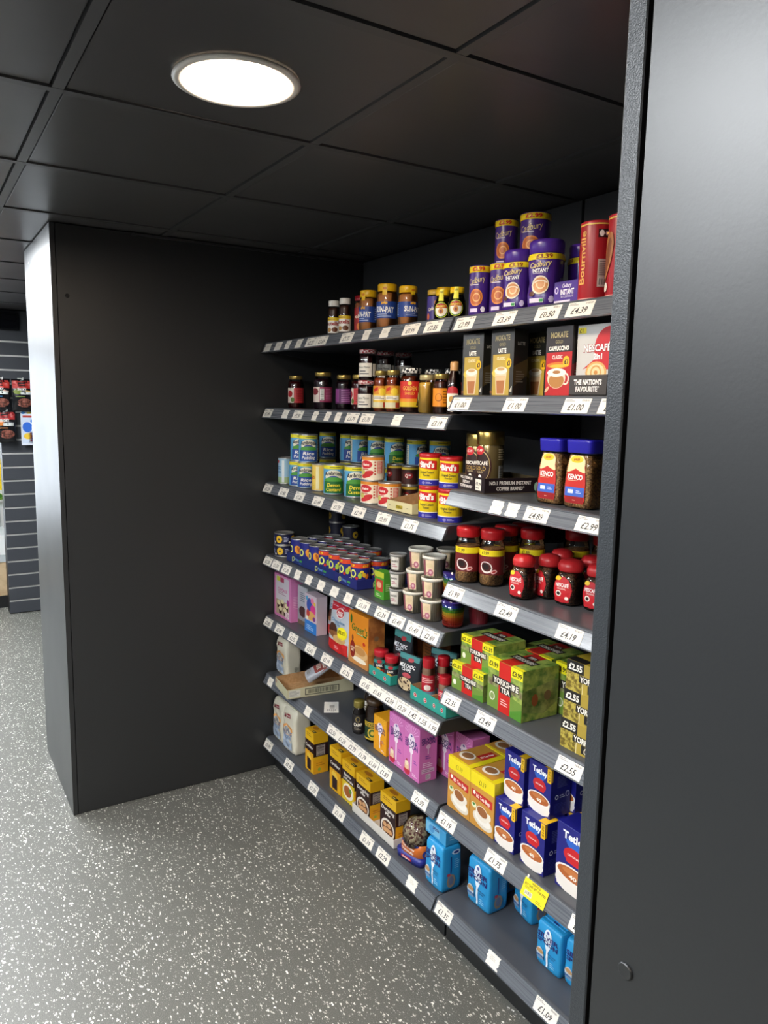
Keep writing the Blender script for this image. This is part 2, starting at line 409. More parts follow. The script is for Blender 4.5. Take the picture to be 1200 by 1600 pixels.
# left partition: boxed end with a satin front board and a black side board
b = MB(); b.box(-3.86, XL-.02, YP+.02, YB, 0, CEIL, M_BLACK); part_l = struct(b.build('wall_left'))
b = MB(); b.box(-3.885, XL, YP, YP+.018, .002, CEIL-.003, M_FACE, mats={'x': M_LAM}); b.build('front_board', part_l)
b = MB(); b.box(XL-.018, XL-.0015, YP+.021, YB, .002, CEIL-.003, M_LAM); b.build('side_board', part_l)
b = MB(); b.box(-3.885, -3.867, YP+.021, YB, .002, CEIL-.003, M_LAM); b.build('side_board', part_l)
b = MB(); b.box(XL-.001, XL+.006, YP+.3, YB, CEIL-.012, CEIL-.003, mat('#3a3a3c', .3)); b.build('ceiling_trim', part_l)
def cap(x, y, z, r, axis, parent, m):
    b = MB(); b.lathe([(r, 0), (r, .0012), (r*.85, .002)], m, 20)
    o = b.build('screw_cap', parent); o.location = (x, y, z)
    o.rotation_euler = (pi/2, 0, 0) if axis == 'y' else (0, pi/2, 0); return o
cap(-3.747, YP, 2.303, .006, 'y', part_l, M_SILVER)
cap(XL-.0015, .543, 2.11, .008, 'x', part_l, mat('#0d0d0e', .6))

# right partition: side board standing proud beside the front board
b = MB(); b.box(XR+.02, 2.2, YP+.02, YB, 0, CEIL, M_BLACK); part_r = struct(b.build('wall_side'))
b = MB(); b.box(XR, XR+.0185, YP-.001, YB, .002, CEIL-.003, M_EDGE, mats={'x': M_BLACK, '-x': M_LAM}, ch=.0012); b.build('side_board', part_r)
b = MB(); b.box(XR+.0225, 2.19, YP, YP+.018, .002, CEIL-.003, M_FACE, mats={'-x': M_BLACK}, ch=.001); b.build('front_board', part_r)
cap(-.381, YP, 1.258, .0075, 'y', part_r, M_FACE)

# slatted wall far left
M_SLAT = laminate('slat_board', '#3c3f45', .45, .1, 200)
b = MB(); b.box(-6.70, -6.578, .60, YB, 0, CEIL, M_BLACK); slatw = struct(b.build('wall_slatted'))
zz = [2.136-.107*k for k in range(20)]
edges = [CEIL] + [z for z in zz if z > .03] + [0.0]
sl = None
for a, c in zip(edges, edges[1:]):
    b = MB(); b.box(-6.578, -6.56, .60, YB, c+.008, a-.006, M_SLAT); b.build('slat', slatw)
for z in edges[1:-1]:
    b = MB(); b.box(-6.578, -6.566, .602, YB, z-.005, z+.007, M_SILVER); b.build('metal_insert', slatw)

# ---------------- lamps
def downlight(x, y):
    r = empty('ceiling_downlight')
    b = MB(); b.lathe([(.128, 0), (.130, -.004), (.122, -.008), (.106, -.006), (.104, .004)], mat('#e8e4dc', .35), 40, cap=False); b.build('trim_ring', r)
    b = MB(); b.lathe([(.0001, -.001), (.1045, -.001)], mat('#ffe9cf', .5, emit=LAMP_W), 40, cap=False); b.build('diffuser', r)
    r.location = (x, y, CEIL); return r
for i, (x, y) in enumerate(LAMPS):
    tag(downlight(x, y), ['bright round white downlight glowing in the black ceiling of the alcove', 'round ceiling downlight behind the photographer over the middle of the aisle', 'round ceiling downlight behind the photographer farthest right', 'round downlight in ceiling behind right partition'][i], 'ceiling light', 'round downlights in the ceiling')
def panel(x, y, i):
    r = empty('ceiling_light_panel')
    b = MB()
    for a in ((-.295, .295, -.295, -.28), (-.295, .295, .28, .295), (-.295, -.28, -.28, .28), (.28, .295, -.28, .28)): b.box(*a, -.002, .008, mat('#e0e0e0', .4))
    b.build('frame', r)
    b = MB(); b.box(-.28, .28, -.28, .28, .001, .006, mat('#eff3f6', .5, emit=PANEL_W)); b.build('diffuser', r)
    r.location = (x, y, CEIL)
    return tag(r, f'square cool white ceiling light panel over the aisle, {["first","second","third","fourth","fifth","sixth","seventh","eighth","ninth"][i]} of the set', 'ceiling light', 'square light panels over the aisle')
for i, (x, y) in enumerate(PANELS): panel(x, y, i)

# ================================================================== SHELVING
ZL = [1.935, 1.653, 1.322, .991, .705, .4285, .113]
ZR = [1.933, 1.710, 1.434, 1.156, .820, .427, .120]
BAYS = (('L', -3.170, -1.805), ('R', -1.795, -.446))
ORD = ['top', 'second', 'third', 'fourth', 'fifth', 'sixth', 'bottom']
def shelf(x0, x1, zb, base):
    r = empty('shelf'); w_ = x1-x0; n = 0
    # profile Y,Z relative to (0, zb)
    top = zb+.045
    prof = [(1.353, zb+.0405), (1.3545, zb+.0430), (1.358, zb+.0447), (1.364, top), (1.84, top), (1.84, top-.03), (1.40, top-.03), (1.385, zb+.004), (1.345, zb+.002)]
    b = MB()
    vs = [(x, y, z) for x in (0, w_) for y, z in prof]; k = len(prof)
    b.add(vs, [(i, (i+1) % k, k+(i+1) % k, k+i) for i in range(k)]+[list(range(k)), list(range(k, 2*k))[::-1]], M_SHELF)
    b.build('shelf_board', r)
    b = MB(); d = Vector((0, .019, .041)).normalized(); nrm = Vector((0, -d.z, d.y))
    o0 = Vector((0, 1.333, zb)); Lh = .0452
    def pt(x, t, q): v = o0+d*t+nrm*q; return (x, v.y, v.z)
    pr = [(0, -.004), (0, .0022), (.002, .0026), (.0034, .0006), (.0418, .0006), (.0432, .0026), (.0452, .0022), (.0452, -.004)]
    vs = [pt(x, t, q) for x in (.001, w_-.001) for t, q in pr]; k = len(pr)
    b.add(vs, [(i, (i+1) % k, k+(i+1) % k, k+i) for i in range(k)]+[list(range(k)), list(range(k, 2*k))[::-1]], M_STRIP)
    b.build('ticket_strip', r)
    for xe in (0, w_-.003):          # end cheeks / brackets
        b = MB(); pts = [(1.342, zb+.002), (1.352, zb+.03), (1.362, top-.001), (1.84, top-.001), (1.84, top-.09 if not base else top-.04), (1.80, top-.09 if not base else top-.04), (1.40, zb+.001)]
        vs = [(x, y, z) for x in (xe-.0006, xe+.0036) for y, z in pts]; k = len(pts)
        b.add(vs, [(i, (i+1) % k, k+(i+1) % k, k+i) for i in range(k)]+[list(range(k)), list(range(k, 2*k))[::-1]], mat('#2b2e33', .35))
        b.build('bracket', r)
    r.location = (x0, 0, 0)
    return r
for key, x0, x1 in BAYS:
    for i, zb in enumerate(ZL if key == 'L' else ZR):
        r = shelf(x0, x1, zb, i == 6)
        tag(r, f'dark grey metal shelf with sloping ticket strip, {ORD[i]} one of the {"left" if key=="L" else "right"} bay', 'shelf', 'grey metal shelves')
    fr = empty('shelving_frame')
    wid = x1-x0
    for xx in (0, wid-.03):
        b = MB(); b.box(xx, xx+.03, 1.84, 1.868, 0, 1.94, M_BLACK)
        b.build('upright', fr)
    for z0, z1 in ((.12, .50), (.50, .95), (.95, 1.40), (1.40, 1.94)):
        b = MB(); b.box(.031, wid-.031, 1.848, 1.866, z0, z1-.002, M_BACK); b.build('back_panel', fr)
    b = MB(); b.box(.001, wid-.001, 1.842, 1.868, 1.945, CEIL-.004, M_BACK); b.build('back_panel', fr)
    kp = empty('kick_plate')
    b = MB(); b.box(0, wid, 1.392, 1.40, .002, .110, mat('#17191b', .4)); b.build('plate', kp)
    for xx in ((wid-.03, wid-.018) if key == 'L' else (.012, .022)):
        b = MB(); b.box(xx, xx+.004, 1.389, 1.3925, .055, .095, M_BLACK); b.build('slot_bracket', kp)
    kp.location = (x0, 0, 0)
    tag(kp, f'black kick plate on the floor under the bottom shelf of the {"left" if key=="L" else "right"} bay', 'kick plate', 'kick plates')
    fr.location = (x0, 0, 0)
    tag(fr, f'black shelving frame with back panels, {"left bay beside the black partition" if key=="L" else "right bay beside the near panel"}', 'shelving frame', 'shelving frames')

# ---------------- price tickets
TICKETS = {
'L0':[(-3.157,-3.086,''),(-3.046,-2.976,''),(-2.942,-2.892,''),(-2.840,-2.783,''),(-2.745,-2.655,'£2.25'),(-2.652,-2.569,'£3.69'),(-2.462,-2.375,'£3.35'),(-2.307,-2.257,''),(-2.191,-2.133,''),(-2.052,-1.966,'£0.99'),(-1.934,-1.846,'£2.85')],
'R0':[(-1.782,-1.697,'£2.99'),(-1.612,-1.528,'£3.39'),(-1.451,-1.368,'£0.50'),(-1.346,-1.263,'£4.39')],
'L1':[(-3.168,-3.080,'£1.49'),(-2.971,-2.908,''),(-2.863,-2.775,'£2.30'),(-2.689,-2.640,''),(-2.585,-2.536,''),(-2.502,-2.454,''),(-2.418,-2.331,'£3.79'),(-2.313,-2.229,'£1.75'),(-2.107,-2.050,''),(-1.898,-1.813,'£3.19')],
'R1':[(-1.786,-1.702,'£1.00'),(-1.556,-1.473,'£1.00'),(-1.341,-1.258,'£1.00'),(-1.228,-1.145,'£1.00')],
'L2':[(-3.168,-3.083,'£1.29'),(-3.003,-2.917,'£1.80'),(-2.844,-2.760,'£1.25'),(-2.679,-2.594,'£1.69'),(-2.517,-2.431,'£1.59'),(-2.359,-2.274,'£2.19'),(-2.192,-2.108,'£0.95'),(-2.032,-1.948,'£1.75')],
'R2':[(-1.596,-1.542,''),(-1.532,-1.481,''),(-1.458,-1.373,'£4.89'),(-1.278,-1.194,'£2.99')],
'L3':[(-3.168,-3.087,'£1.30'),(-3.077,-2.990,'£1.59'),(-2.971,-2.888,'£1.30'),(-2.845,-2.790,''),(-2.741,-2.686,''),(-2.633,-2.574,''),(-2.524,-2.462,''),(-2.415,-2.357,''),(-2.319,-2.234,'£1.19'),(-2.189,-2.107,'£2.39'),(-2.093,-2.010,'£1.49'),(-1.993,-1.910,'£1.49'),(-1.904,-1.821,'£2.69')],
'R3':[(-1.787,-1.704,'£1.99'),(-1.557,-1.472,'£2.49'),(-1.324,-1.240,'£4.19')],
'L4':[(-3.168,-3.085,'£2.85'),(-3.043,-2.960,'£2.49'),(-2.903,-2.821,'£2.25'),(-2.736,-2.652,'£2.65'),(-2.592,-2.507,'£2.19'),(-2.432,-2.350,'£1.25'),(-2.286,-2.205,'£1.65'),(-2.203,-2.127,'£1.65'),(-2.125,-2.045,'£2.09'),(-2.043,-1.973,'£3.29'),(-1.972,-1.916,'1.45'),(-1.915,-1.858,'1.55'),(-1.857,-1.808,'1.99')],
'R4':[(-1.786,-1.703,'£2.35'),(-1.625,-1.541,'£3.49'),(-1.300,-1.216,'£2.55')],
'L5':[(-3.132,-3.077,''),(-2.745,-2.688,''),(-2.536,-2.454,'£2.50'),(-2.453,-2.375,'£1.29'),(-2.374,-2.300,'£3.79'),(-2.299,-2.225,'£1.79'),(-2.224,-2.154,'£1.69'),(-2.150,-2.069,'£1.89'),(-1.934,-1.852,'£1.99')],
'R5':[(-1.787,-1.706,'£1.19'),(-1.555,-1.474,'£1.75'),(-1.226,-1.145,'£2.09')],
'L6':[(-3.168,-3.088,'£0.99'),(-2.943,-2.860,'£0.99'),(-2.702,-2.622,'£1.39'),(-2.478,-2.398,'£1.19'),(-2.263,-2.183,'£1.19'),(-2.150,-2.069,'£2.29'),(-1.957,-1.896,'')],
'R6':[(-1.787,-1.706,'£1.35'),(-1.536,-1.480,''),(-1.332,-1.250,'£1.09'),(-1.223,-1.151,'')],
}
PAPER = mat('#efeae0', .55); INK = '#2a2a2c'; GREYINK = '#77777a'
_tk = {}
def ticket_mesh(w_, price):
    b = MB(); Sx = Sf(lambda u, v, l: (u, -l, v)); h = .0375
    if price:
        b.box(-w_/2, w_/2, 0, .0006, 0, h, PAPER)
        b.lines(Sx, -w_/2+.004, h-.009, -w_/2+.034, h-.002, 2, GREYINK)
        b.barcode(Sx, w_/2-.030, h-.0085, w_/2-.004, h-.002, '#efeae0', '#4a4a4c', 16)
        k = w_ if len(price) > 4 else w_*1.1
        b.txt(Sx, price, 0, h*.40, .0165, INK, w=min(.050, k*.68), bold=.012, shear=.2)
    else:
        rd = random.Random(int(w_*1e4)); n = 9; L = []; R = []
        for i in range(n+1):
            L.append((-w_/2+rd.uniform(0, .006), h*i/n)); R.append((w_/2-rd.uniform(0, .008), h*i/n))
        pts = L+R[::-1]; k = len(pts)
        vs = [(u, y, v) for y in (0, .0006) for u, v in pts]
        b.add(vs, [list(range(k))[::-1], list(range(k, 2*k))]+[(i, (i+1) % k, k+(i+1) % k, k+i) for i in range(k)], PAPER)
        b.lines(Sx, -w_*.22, h*.45, w_*.22, h*.8, 3, '#c9c4ba')
    return b
NTH = ['first', 'second', 'third', 'fourth', 'fifth', 'sixth', 'seventh', 'eighth', 'ninth', 'tenth', 'eleventh', 'twelfth', 'thirteenth']
for key, L in TICKETS.items():
    i = int(key[1]); zb = (ZL if key[0] == 'L' else ZR)[i]
    th = math.atan2(.019, .041); d = Vector((0, sin(th), cos(th))); nrm = Vector((0, -cos(th), sin(th)))
    for n, (a, c, price) in enumerate(L):
        k = (round(c-a, 2 if price else 3), price)
        wd = c-a
        if k in _tk: o = _tk[k].copy(); COL.objects.link(o)
        else: o = ticket_mesh(wd, price).build('price_ticket'); _tk[k] = o
        o.location = Vector(((a+c)/2, 1.333, zb))+d*.0038+nrm*.0014
        o.rotation_euler = (-th, 0, 0)
        side = 'left' if key[0] == 'L' else 'right'
        wh = f'{NTH[n]} from left, {ORD[i]} shelf strip, {side} bay'
        if price: tag(o, f'white {price} price ticket, {wh}', 'price ticket', 'price tickets on the shelf strips')
        else: tag(o, f'blank off-white ticket, {wh}', 'price ticket', 'price tickets on the shelf strips')
# yellow offer ticket
b = MB(); Sx = Sf(lambda u, v, l: (u, -l, v))
b.box(-.044, .044, 0, .0006, 0, .046, mat('#f5e022', .5)); b.box(-.040, -.034, .0002, .0005, .046, .055, PAPER)
b.txt(Sx, 'WHEN SOLD', 0, .041, .0055, '#3a3510', w=.032); b.txt(Sx, 'BUY ONE GET ONE FREE', 0, .0325, .006, '#3a3510', w=.078)
b.lines(Sx, -.036, .022, -.01, .028, 2, '#6b6420'); b.barcode(Sx, -.032, .006, -.004, .018, '#f3ecd0', '#222'); b.lines(Sx, .012, .004, .038, .012, 2, '#6b6420')
o = b.build('offer_ticket'); o.location = (-1.352, 1.3285, .4255); o.rotation_euler = (-.43, 0, .0)
tag(o, 'bright yellow offer ticket on the strip below the blue tea boxes', 'offer ticket')
# loose ticket lying on shelf
b = MB(); Sx = Sf(lambda u, v, l: (u, v, .0021+l))
b.box(-.055, .055, -.03, .03, 0, .001, mat('#f3f1ec', .5)); b.barcode(Sx, -.02, -.012, .02, .016, '#f3f1ec', '#333'); b.lines(Sx, .024, -.02, .05, .02, 5, '#999')
b.box(-.045, .05, -.026, .024, .0012, .0018, mat('#ece9e2', .5))
o = b.build('loose_ticket'); o.location = (-2.655, 1.42, .4745); o.rotation_euler = (0, 0, -.5)
tag(o, 'loose white ticket lying flat on the empty part of the sixth shelf', 'price ticket')
# ================================================================== PRODUCT BUILDERS
def part(b, name, r): return b.build(name, r)
M_COFFEE = noise_mat('coffee_granules', '#1c0f08', '#6a4526', 260, .5, .8, 0, .3, .75, vor=True)
M_COFFEE2 = noise_mat('light_coffee_granules', '#7a5230', '#d9a864', 330, .5, .8, 0, .25, .8, vor=True)
M_KRAFT = noise_mat('brown_card', '#a9845a', '#b9946a', 60, .7, .1)
M_GOLD = mat('#b79a55', .28, 1); M_GOLDCAN = mat('#b99f58', .3, .8)
M_TIN = mat('#d0d0ce', .36, .85)
def card(b, w, d, h, m, mats=None): b.box(-w/2, w/2, -d/2, d/2, 0, h, m, mats, ch=.0008)
def cup(b, Sx, cu, cv, s, liq, rim='#f4efe6', rot=0, k=.62):
    b.ell(Sx, cu, cv, s, s*k, rim, rot=rot); b.ell(Sx, cu, cv, s*.86, s*k*.84, liq, rot=rot)

def jar(prof, cont, contm, lidprof, lidm, label, seg=28, lidfn=None, names=('glass_jar', 'contents', 'lid')):
    r = empty('jar')
    b = MB(); b.lathe(prof, GLASS, seg, cap=False); part(b, names[0], r)
    b = MB(); b.lathe(cont, contm, seg); part(b, names[1], r)
    b = MB(); b.lathe(lidprof, lidm, seg, fn=lidfn); part(b, names[2], r)
    if label:
        b = MB(); label(b); part(b, 'label', r)
    return r
def cprof(r, h, neck, bot=.004):   # glass and contents profile with shoulder
    g = [(r*.9, 0), (r, bot*1.5), (r, h*.80), (r*.94, h*.88), (neck, h*.94), (neck, h)]
    c = [(r*.86, .002), (r-.0015, bot*1.8), (r-.0015, h*.795), (r*.92, h*.87), (neck-.002, h*.90)]
    return g, c
def wrap(b, Sx, r, z0, z1, m, half=pi*.93): b.rect(Sx, -r*half, z0, r*half, z1, m)

@kind
def hazelnut_jar():
    r, h = .0225, .112; g, c = cprof(r, h, .019); Sx = cylS(r)
    def lab(b):
        wrap(b, Sx, r, .006, .062, '#f2efe8', 2); b.rect(Sx, -.045, .052, .045, .064, '#f0cf2a')
        b.txt(Sx, 'nutella', 0, .042, .014, '#a51c22', w=.052, bold=.03); b.txt(Sx, 'n', -.0235, .042, .014, '#1a1a1a', w=.0075, bold=.03)
        b.ell(Sx, .010, .019, .012, .009, '#6b3a1e'); b.ell(Sx, -.012, .018, .009, .008, '#b98a4a')
        b.lines(Sx, -.03, .053, .03, .062, 1, '#8a5a10')
    return rn(jar(g, c, mat('#3b1e10', .4), [(.0195, h-.006), (.0205, h-.004), (.0205, h+.013), (.0195, h+.015), (.0001, h+.015)], mat('#eceae4', .4), lab), 'hazelnut_spread_jar')
def rn(o, n): o.name = n; return o
@kind
def red_spread_jar():
    r, h = .023, .118; g, c = cprof(r, h, .02); Sx = cylS(r)
    def lab(b): wrap(b, Sx, r, .006, .088, '#9c1b22', 2.2); b.ell(Sx, .01, .022, .016, .014, '#d8782a'); b.txt(Sx, 'elf', 0, .058, .013, '#f3e9d8', w=.026)
    return rn(jar(g, c, mat('#8a4a1e', .4), [(.021, h-.004), (.022, h), (.022, h+.013), (.0001, h+.014)], mat('#8e1420', .35), lab), 'spread_jar')
@kind
def peanut_butter_jar():
    r, h = .0345, .125; g, c = cprof(r, h, .029); Sx = cylS(r)
    def lab(b):
        wrap(b, Sx, r, .030, .084, '#1d3f8e', 2.6)
        b.cvx(Sx, [(-.028, .050), (.030, .042), (.030, .066), (-.028, .074)], '#274fa8')
        for q in range(5): b.ell(Sx, -.008+q*.004, .0785+.002*(q == 2), .0022, .0045, '#f2b325')
        b.txt(Sx, 'SUN-PAT', 0, .058, .0185, '#f5f5f2', w=.062, bold=.035, rot=-.06)
        b.lines(Sx, -.026, .033, .026, .046, 2, '#9fb2dd')
        for s_ in (-1, 1): b.lines(Sx, s_*.062-.014, .036, s_*.062+.014, .078, 6, '#9fb2dd', 4)
    o = rn(jar(g, c, mat('#a9703a', .45, bump=.3, bscale=90), [(.030, h-.008), (.0315, h-.006), (.0315, h+.013), (.030, h+.016), (.0001, h+.016)], mat('#e6b412', .35), lab), 'peanut_butter_jar')
    b = MB(); b.rect(cylS(.0318), -.008, h-.02, .008, h+.013, '#e9c11e'); b.rect(cylS(.0318), -.006, h-.004, .006, h+.004, '#c97a12'); part(b, 'seal_tab', o)
    return o
@kind
def yeast_jar():
    r, h = .026, .078; Sx = cylS(r)
    g = [(r*.8, 0), (r*.98, .006), (r, .03), (r*.97, .05), (r*.75, .068), (.018, h)]
    c = [(q-.0015, z+.001) for q, z in g[:-1]]
    def lab(b):
        b.ell(Sx, 0, .030, .0225, .0235, '#c8d22e', 24); b.ell(Sx, 0, .030, .0205, .0215, '#3a7a33', 24); b.ell(Sx, 0, .0305, .019, .0195, '#f2ede0', 24)
        b.cvx(Sx, [(-.018, .036), (.018, .036), (.016, .046), (0, .050), (-.016, .046)], '#b3161c'); b.txt(Sx, 'MARMITE', 0, .041, .0065, '#f0d65a', w=.028, bold=.03)
        b.ell(Sx, 0, .027, .008, .009, '#c98a3c'); b.ell(Sx, 0, .026, .004, .005, '#7a1f16')
        for s_ in (-1, 1): b.rect(Sx, s_*.050-.012, .018, s_*.050+.012, .05, '#d9c92a')
    o = rn(jar(g, c, mat('#120a07', .25), [(.020, h-.004), (.0215, h-.002), (.0215, h+.013), (.0001, h+.015)], mat('#e9bd10', .35), lab), 'yeast_extract_jar')
    b = MB(); b.rect(cylS(.0218), -.0065, h-.004, .0065, h+.013, '#efe94a'); Q = coneS(lambda v: .0218+(h-.002-v)*.26, .0225); b.rect(Q, -.0065, .056, .0065, h-.002, '#efe94a'); b.txt(cylS(.0218), '250', 0, h+.005, .005, '#8a7a10', w=.009); part(b, 'neck_ribbon', o)
    return o
@kind
def purple_spread_jar():
    r, h = .025, .09; g, c = cprof(r, h, .022); Sx = cylS(r)
    def lab(b): wrap(b, Sx, r, .005, .082, '#3a2a80', 2.8); b.ell(Sx, .012, .062, .012, .010, '#c98a52'); b.txt(Sx, 'Cadbury', -.004, .045, .010, '#efe6d0', w=.03, shear=.3, rot=.25); b.ell(Sx, -.02, .02, .006, .010, '#d56a2a')
    return rn(jar(g, c, mat('#3b1e10', .4), [(.023, h-.003), (.0245, h), (.0245, h+.012), (.0001, h+.013)], mat('#c9a33a', .35), lab), 'chocolate_spread_jar')

def jam(name, h, r, fruit, lid, labcol, fn, facet=0, lidfn=None):
    g, c = cprof(r, h, r*.8); Sx = cylS(r)
    def lab(b): fn(b, Sx, r, h)
    o = jar(g, c, mat(fruit, .25), [(r*.82, h-.004), (r*.87, h-.002), (r*.87, h+.010), (r*.84, h+.012), (.0001, h+.012)], lid, lab, lidfn=lidfn)
    return rn(o, name)
@kind
def red_jam_jar():
    def f(b, Sx, r, h):
        wrap(b, Sx, r, .022, .085, '#c9383c', 2.7); b.rect(Sx, -.05, .022, -.012, .085, '#e8ddd0'); b.ell(Sx, -.032, .06, .014, .014, '#b3202a'); b.ell(Sx, -.018, .035, .010, .010, '#5f7d33')
        b.lines(Sx, .0, .03, .035, .08, 7, '#8f1e26')
    return jam('jam_jar', .125, .034, '#3a070c', M_GOLDCAN, '', f)
@kind
def dark_jam_jar():
    def f(b, Sx, r, h):
        wrap(b, Sx, r, .028, .088, '#8c2450', 2.7); b.rect(Sx, -.055, .028, -.012, .088, '#d8c9c0'); b.ell(Sx, -.035, .07, .018, .014, '#7c1f2c'); b.barcode(Sx, -.010, .036, .006, .082, vert=True)
        b.lines(Sx, .012, .034, .045, .083, 8, '#c978a0')
    return jam('jam_jar', .135, .038, '#1c0512', M_GOLDCAN, '', f)
@kind
def purple_jam_jar():
    def f(b, Sx, r, h):
        wrap(b, Sx, r, .024, .082, '#5b1f5a', 2.7); b.rect(Sx, -.05, .03, -.02, .078, '#8a3f86'); b.lines(Sx, -.01, .03, .035, .078, 7, '#b57ab4')
    return jam('jam_jar', .122, .032, '#17040f', M_GOLDCAN, '', f)
M_GING = checker_mat('red_gingham', '#a32c36', '#d8c4c2', 130)
M_GINGD = checker_mat('stripe_check', '#15151a', '#e4e2dc', 110)
@kind
def conserve_jar():
    r, h = .031, .098
    fn = lambda q, z, a: q*(1+.02*cos(12*a))
    o = empty('conserve_jar')
    g, c = cprof(r, h, .027)
    b = MB(); b.lathe(g, GLASS, 48, fn=fn, cap=False); part(b, 'glass_jar', o)
    b = MB(); b.lathe(c, mat('#26070d', .25), 48, fn=fn); part(b, 'contents', o)
    b = MB(); b.lathe([(.029, h-.004), (.031, h-.002), (.031, h+.009), (.029, h+.011), (.0001, h+.011)], M_GING, 30); part(b, 'lid', o)
    b = MB(); Sx = cylS(r*1.025); b.rect(Sx, -.030, .012, .030, .060, '#e4dfd4'); b.txt(Sx, 'Bonne Maman', 0, .046, .008, '#2c2c30', w=.046, bold=0, shear=.3); b.lines(Sx, -.02, .018, .022, .036, 2, '#55555a'); b.rect(Sx, -.065, .014, -.034, .058, '#dcd6ca'); b.rect(Sx, .034, .014, .065, .058, '#dcd6ca'); part(b, 'label', o)
    return o
@kind
def yellow_marmalade_jar():
    def f(b, Sx, r, h):
        wrap(b, Sx, r, .012, .088, '#e8c14a', 2.6); b.rect(Sx, -.028, .06, .028, .088, '#d98a1e'); b.ell(Sx, .010, .068, .012, .013, '#f4d13a'); b.cvx(Sx, [(-.022, .066), (-.004, .074), (-.004, .084), (-.022, .078)], '#c52a1e')
        b.rect(Sx, -.026, .040, .026, .054, '#f6eedc'); b.lines(Sx, -.02, .042, .02, .052, 2, '#555'); b.rect(Sx, -.045, .014, .045, .032, '#d9d2b0'); b.rect(Sx, .014, .014, .03, .032, '#b0402a')
    return jam('marmalade_jar', .128, .0265, '#7a2e0c', M_GOLDCAN, '', f)
@kind
def shredded_marmalade_jar():
    def f(b, Sx, r, h):
        wrap(b, Sx, r, .018, .098, '#c8281a', 1.6); b.rect(Sx, -.055, .018, .055, .034, '#d8b82a'); b.rect(Sx, -.055, .034, .055, .044, '#e08a1e'); b.ell(Sx, 0, .092, .007, .007, '#e8c04a')
        b.txt(Sx, 'GOLDEN', 0, .077, .0125, '#f0cf52', w=.046, bold=.01); b.txt(Sx, 'SHRED', 0, .061, .0095, '#e8b03a', w=.032, bold=.01); b.cvx(Sx, [(.022, .022), (.036, .022), (.034, .05), (.028, .055)], '#23160e')
    return jam('shredded_marmalade_jar', .128, .036, '#4a1a06', M_GINGD, '', f, lidfn=None)
@kind
def honey_jar():
    def f(b, Sx, r, h): b.ell(Sx, -.04, .05, .010, .016, '#d9c26a'); b.rect(Sx, .055, .02, .075, .08, '#e2d6a8')
    return jam('honey_jar', .108, .029, '#b8923a', mat('#c9b988', .35, .5), '', f)
@kind
def orange_label_jar():
    def f(b, Sx, r, h): wrap(b, Sx, r, .022, .078, '#e08a16', 2.2); b.ring(Sx, -.008, .05, .012, .002, '#7a3c08', k=1); b.lines(Sx, .006, .03, .022, .072, 5, '#8a4a0c')
    return jam('honey_jar', .110, .027, '#3a1606', M_GOLDCAN, '', f)
@kind
def syrup_bottle():
    o = empty('syrup_bottle'); h = .158
    p = [(.019, 0), (.022, .006), (.022, .085), (.018, .108), (.012, .128), (.011, .134)]
    b = MB(); b.lathe(p, GLASS, 28, cap=False); part(b, 'bottle', o)
    b = MB(); b.lathe([(q-.0012, z+.001) for q, z in p], mat('#2a0f06', .25)); part(b, 'contents', o)
    b = MB(); b.lathe([(.013, .130), (.013, .152), (.011, .157), (.0001, .158)], mat('#c99a62', .4)); part(b, 'cap', o)
    b = MB(); Sx = cylS(.022); b.ell(Sx, 0, .045, .020, .038, '#e9e2cf', 20); b.cvx(Sx, [(-.019, .062), (.019, .062), (.015, .078), (0, .084), (-.015, .078)], '#b6212a'); b.ell(Sx, -.002, .045, .009, .009, '#b98a3a'); b.ell(Sx, .006, .028, .005, .005, '#6b8a3a'); b.lines(Sx, -.012, .012, .012, .024, 2, '#7a4a2a'); part(b, 'label', o)
    return o

# ---- tins
def tin(name, r, h, fn, ring=True):
    o = empty(name); Sx = cylS(r)
    b = MB(); b.lathe([(r*.97, 0), (r*1.02, .0015), (r*1.02, .003), (r*.99, .0045)], M_TIN, 32); part(b, 'base_rim', o); b = MB()
    b.lathe([(r*.99, h-.0045), (r*1.02, h-.003), (r*1.02, h-.0005), (r*.99, h), (r*.95, h-.0005), (r*.94, h-.004), (.0001, h-.004)], M_TIN, 32, cap=False); part(b, 'top_rim', o)
    b = MB(); b.lathe([(r*.995, .004), (r*.995, h-.004)], M_TIN, 40, cap=False); fn(b, Sx, r, h); part(b, 'wrapper', o)
    if ring:
        b = MB(); T = flat_top(0, 0, h-.004); b.ring(T, 0, r*.25, r*.3, r*.1, M_TIN, 16); b.rect(T, -r*.12, -r*.3, r*.12, r*.05, M_TIN)
        part(b, 'ring_pull', o)
    return o
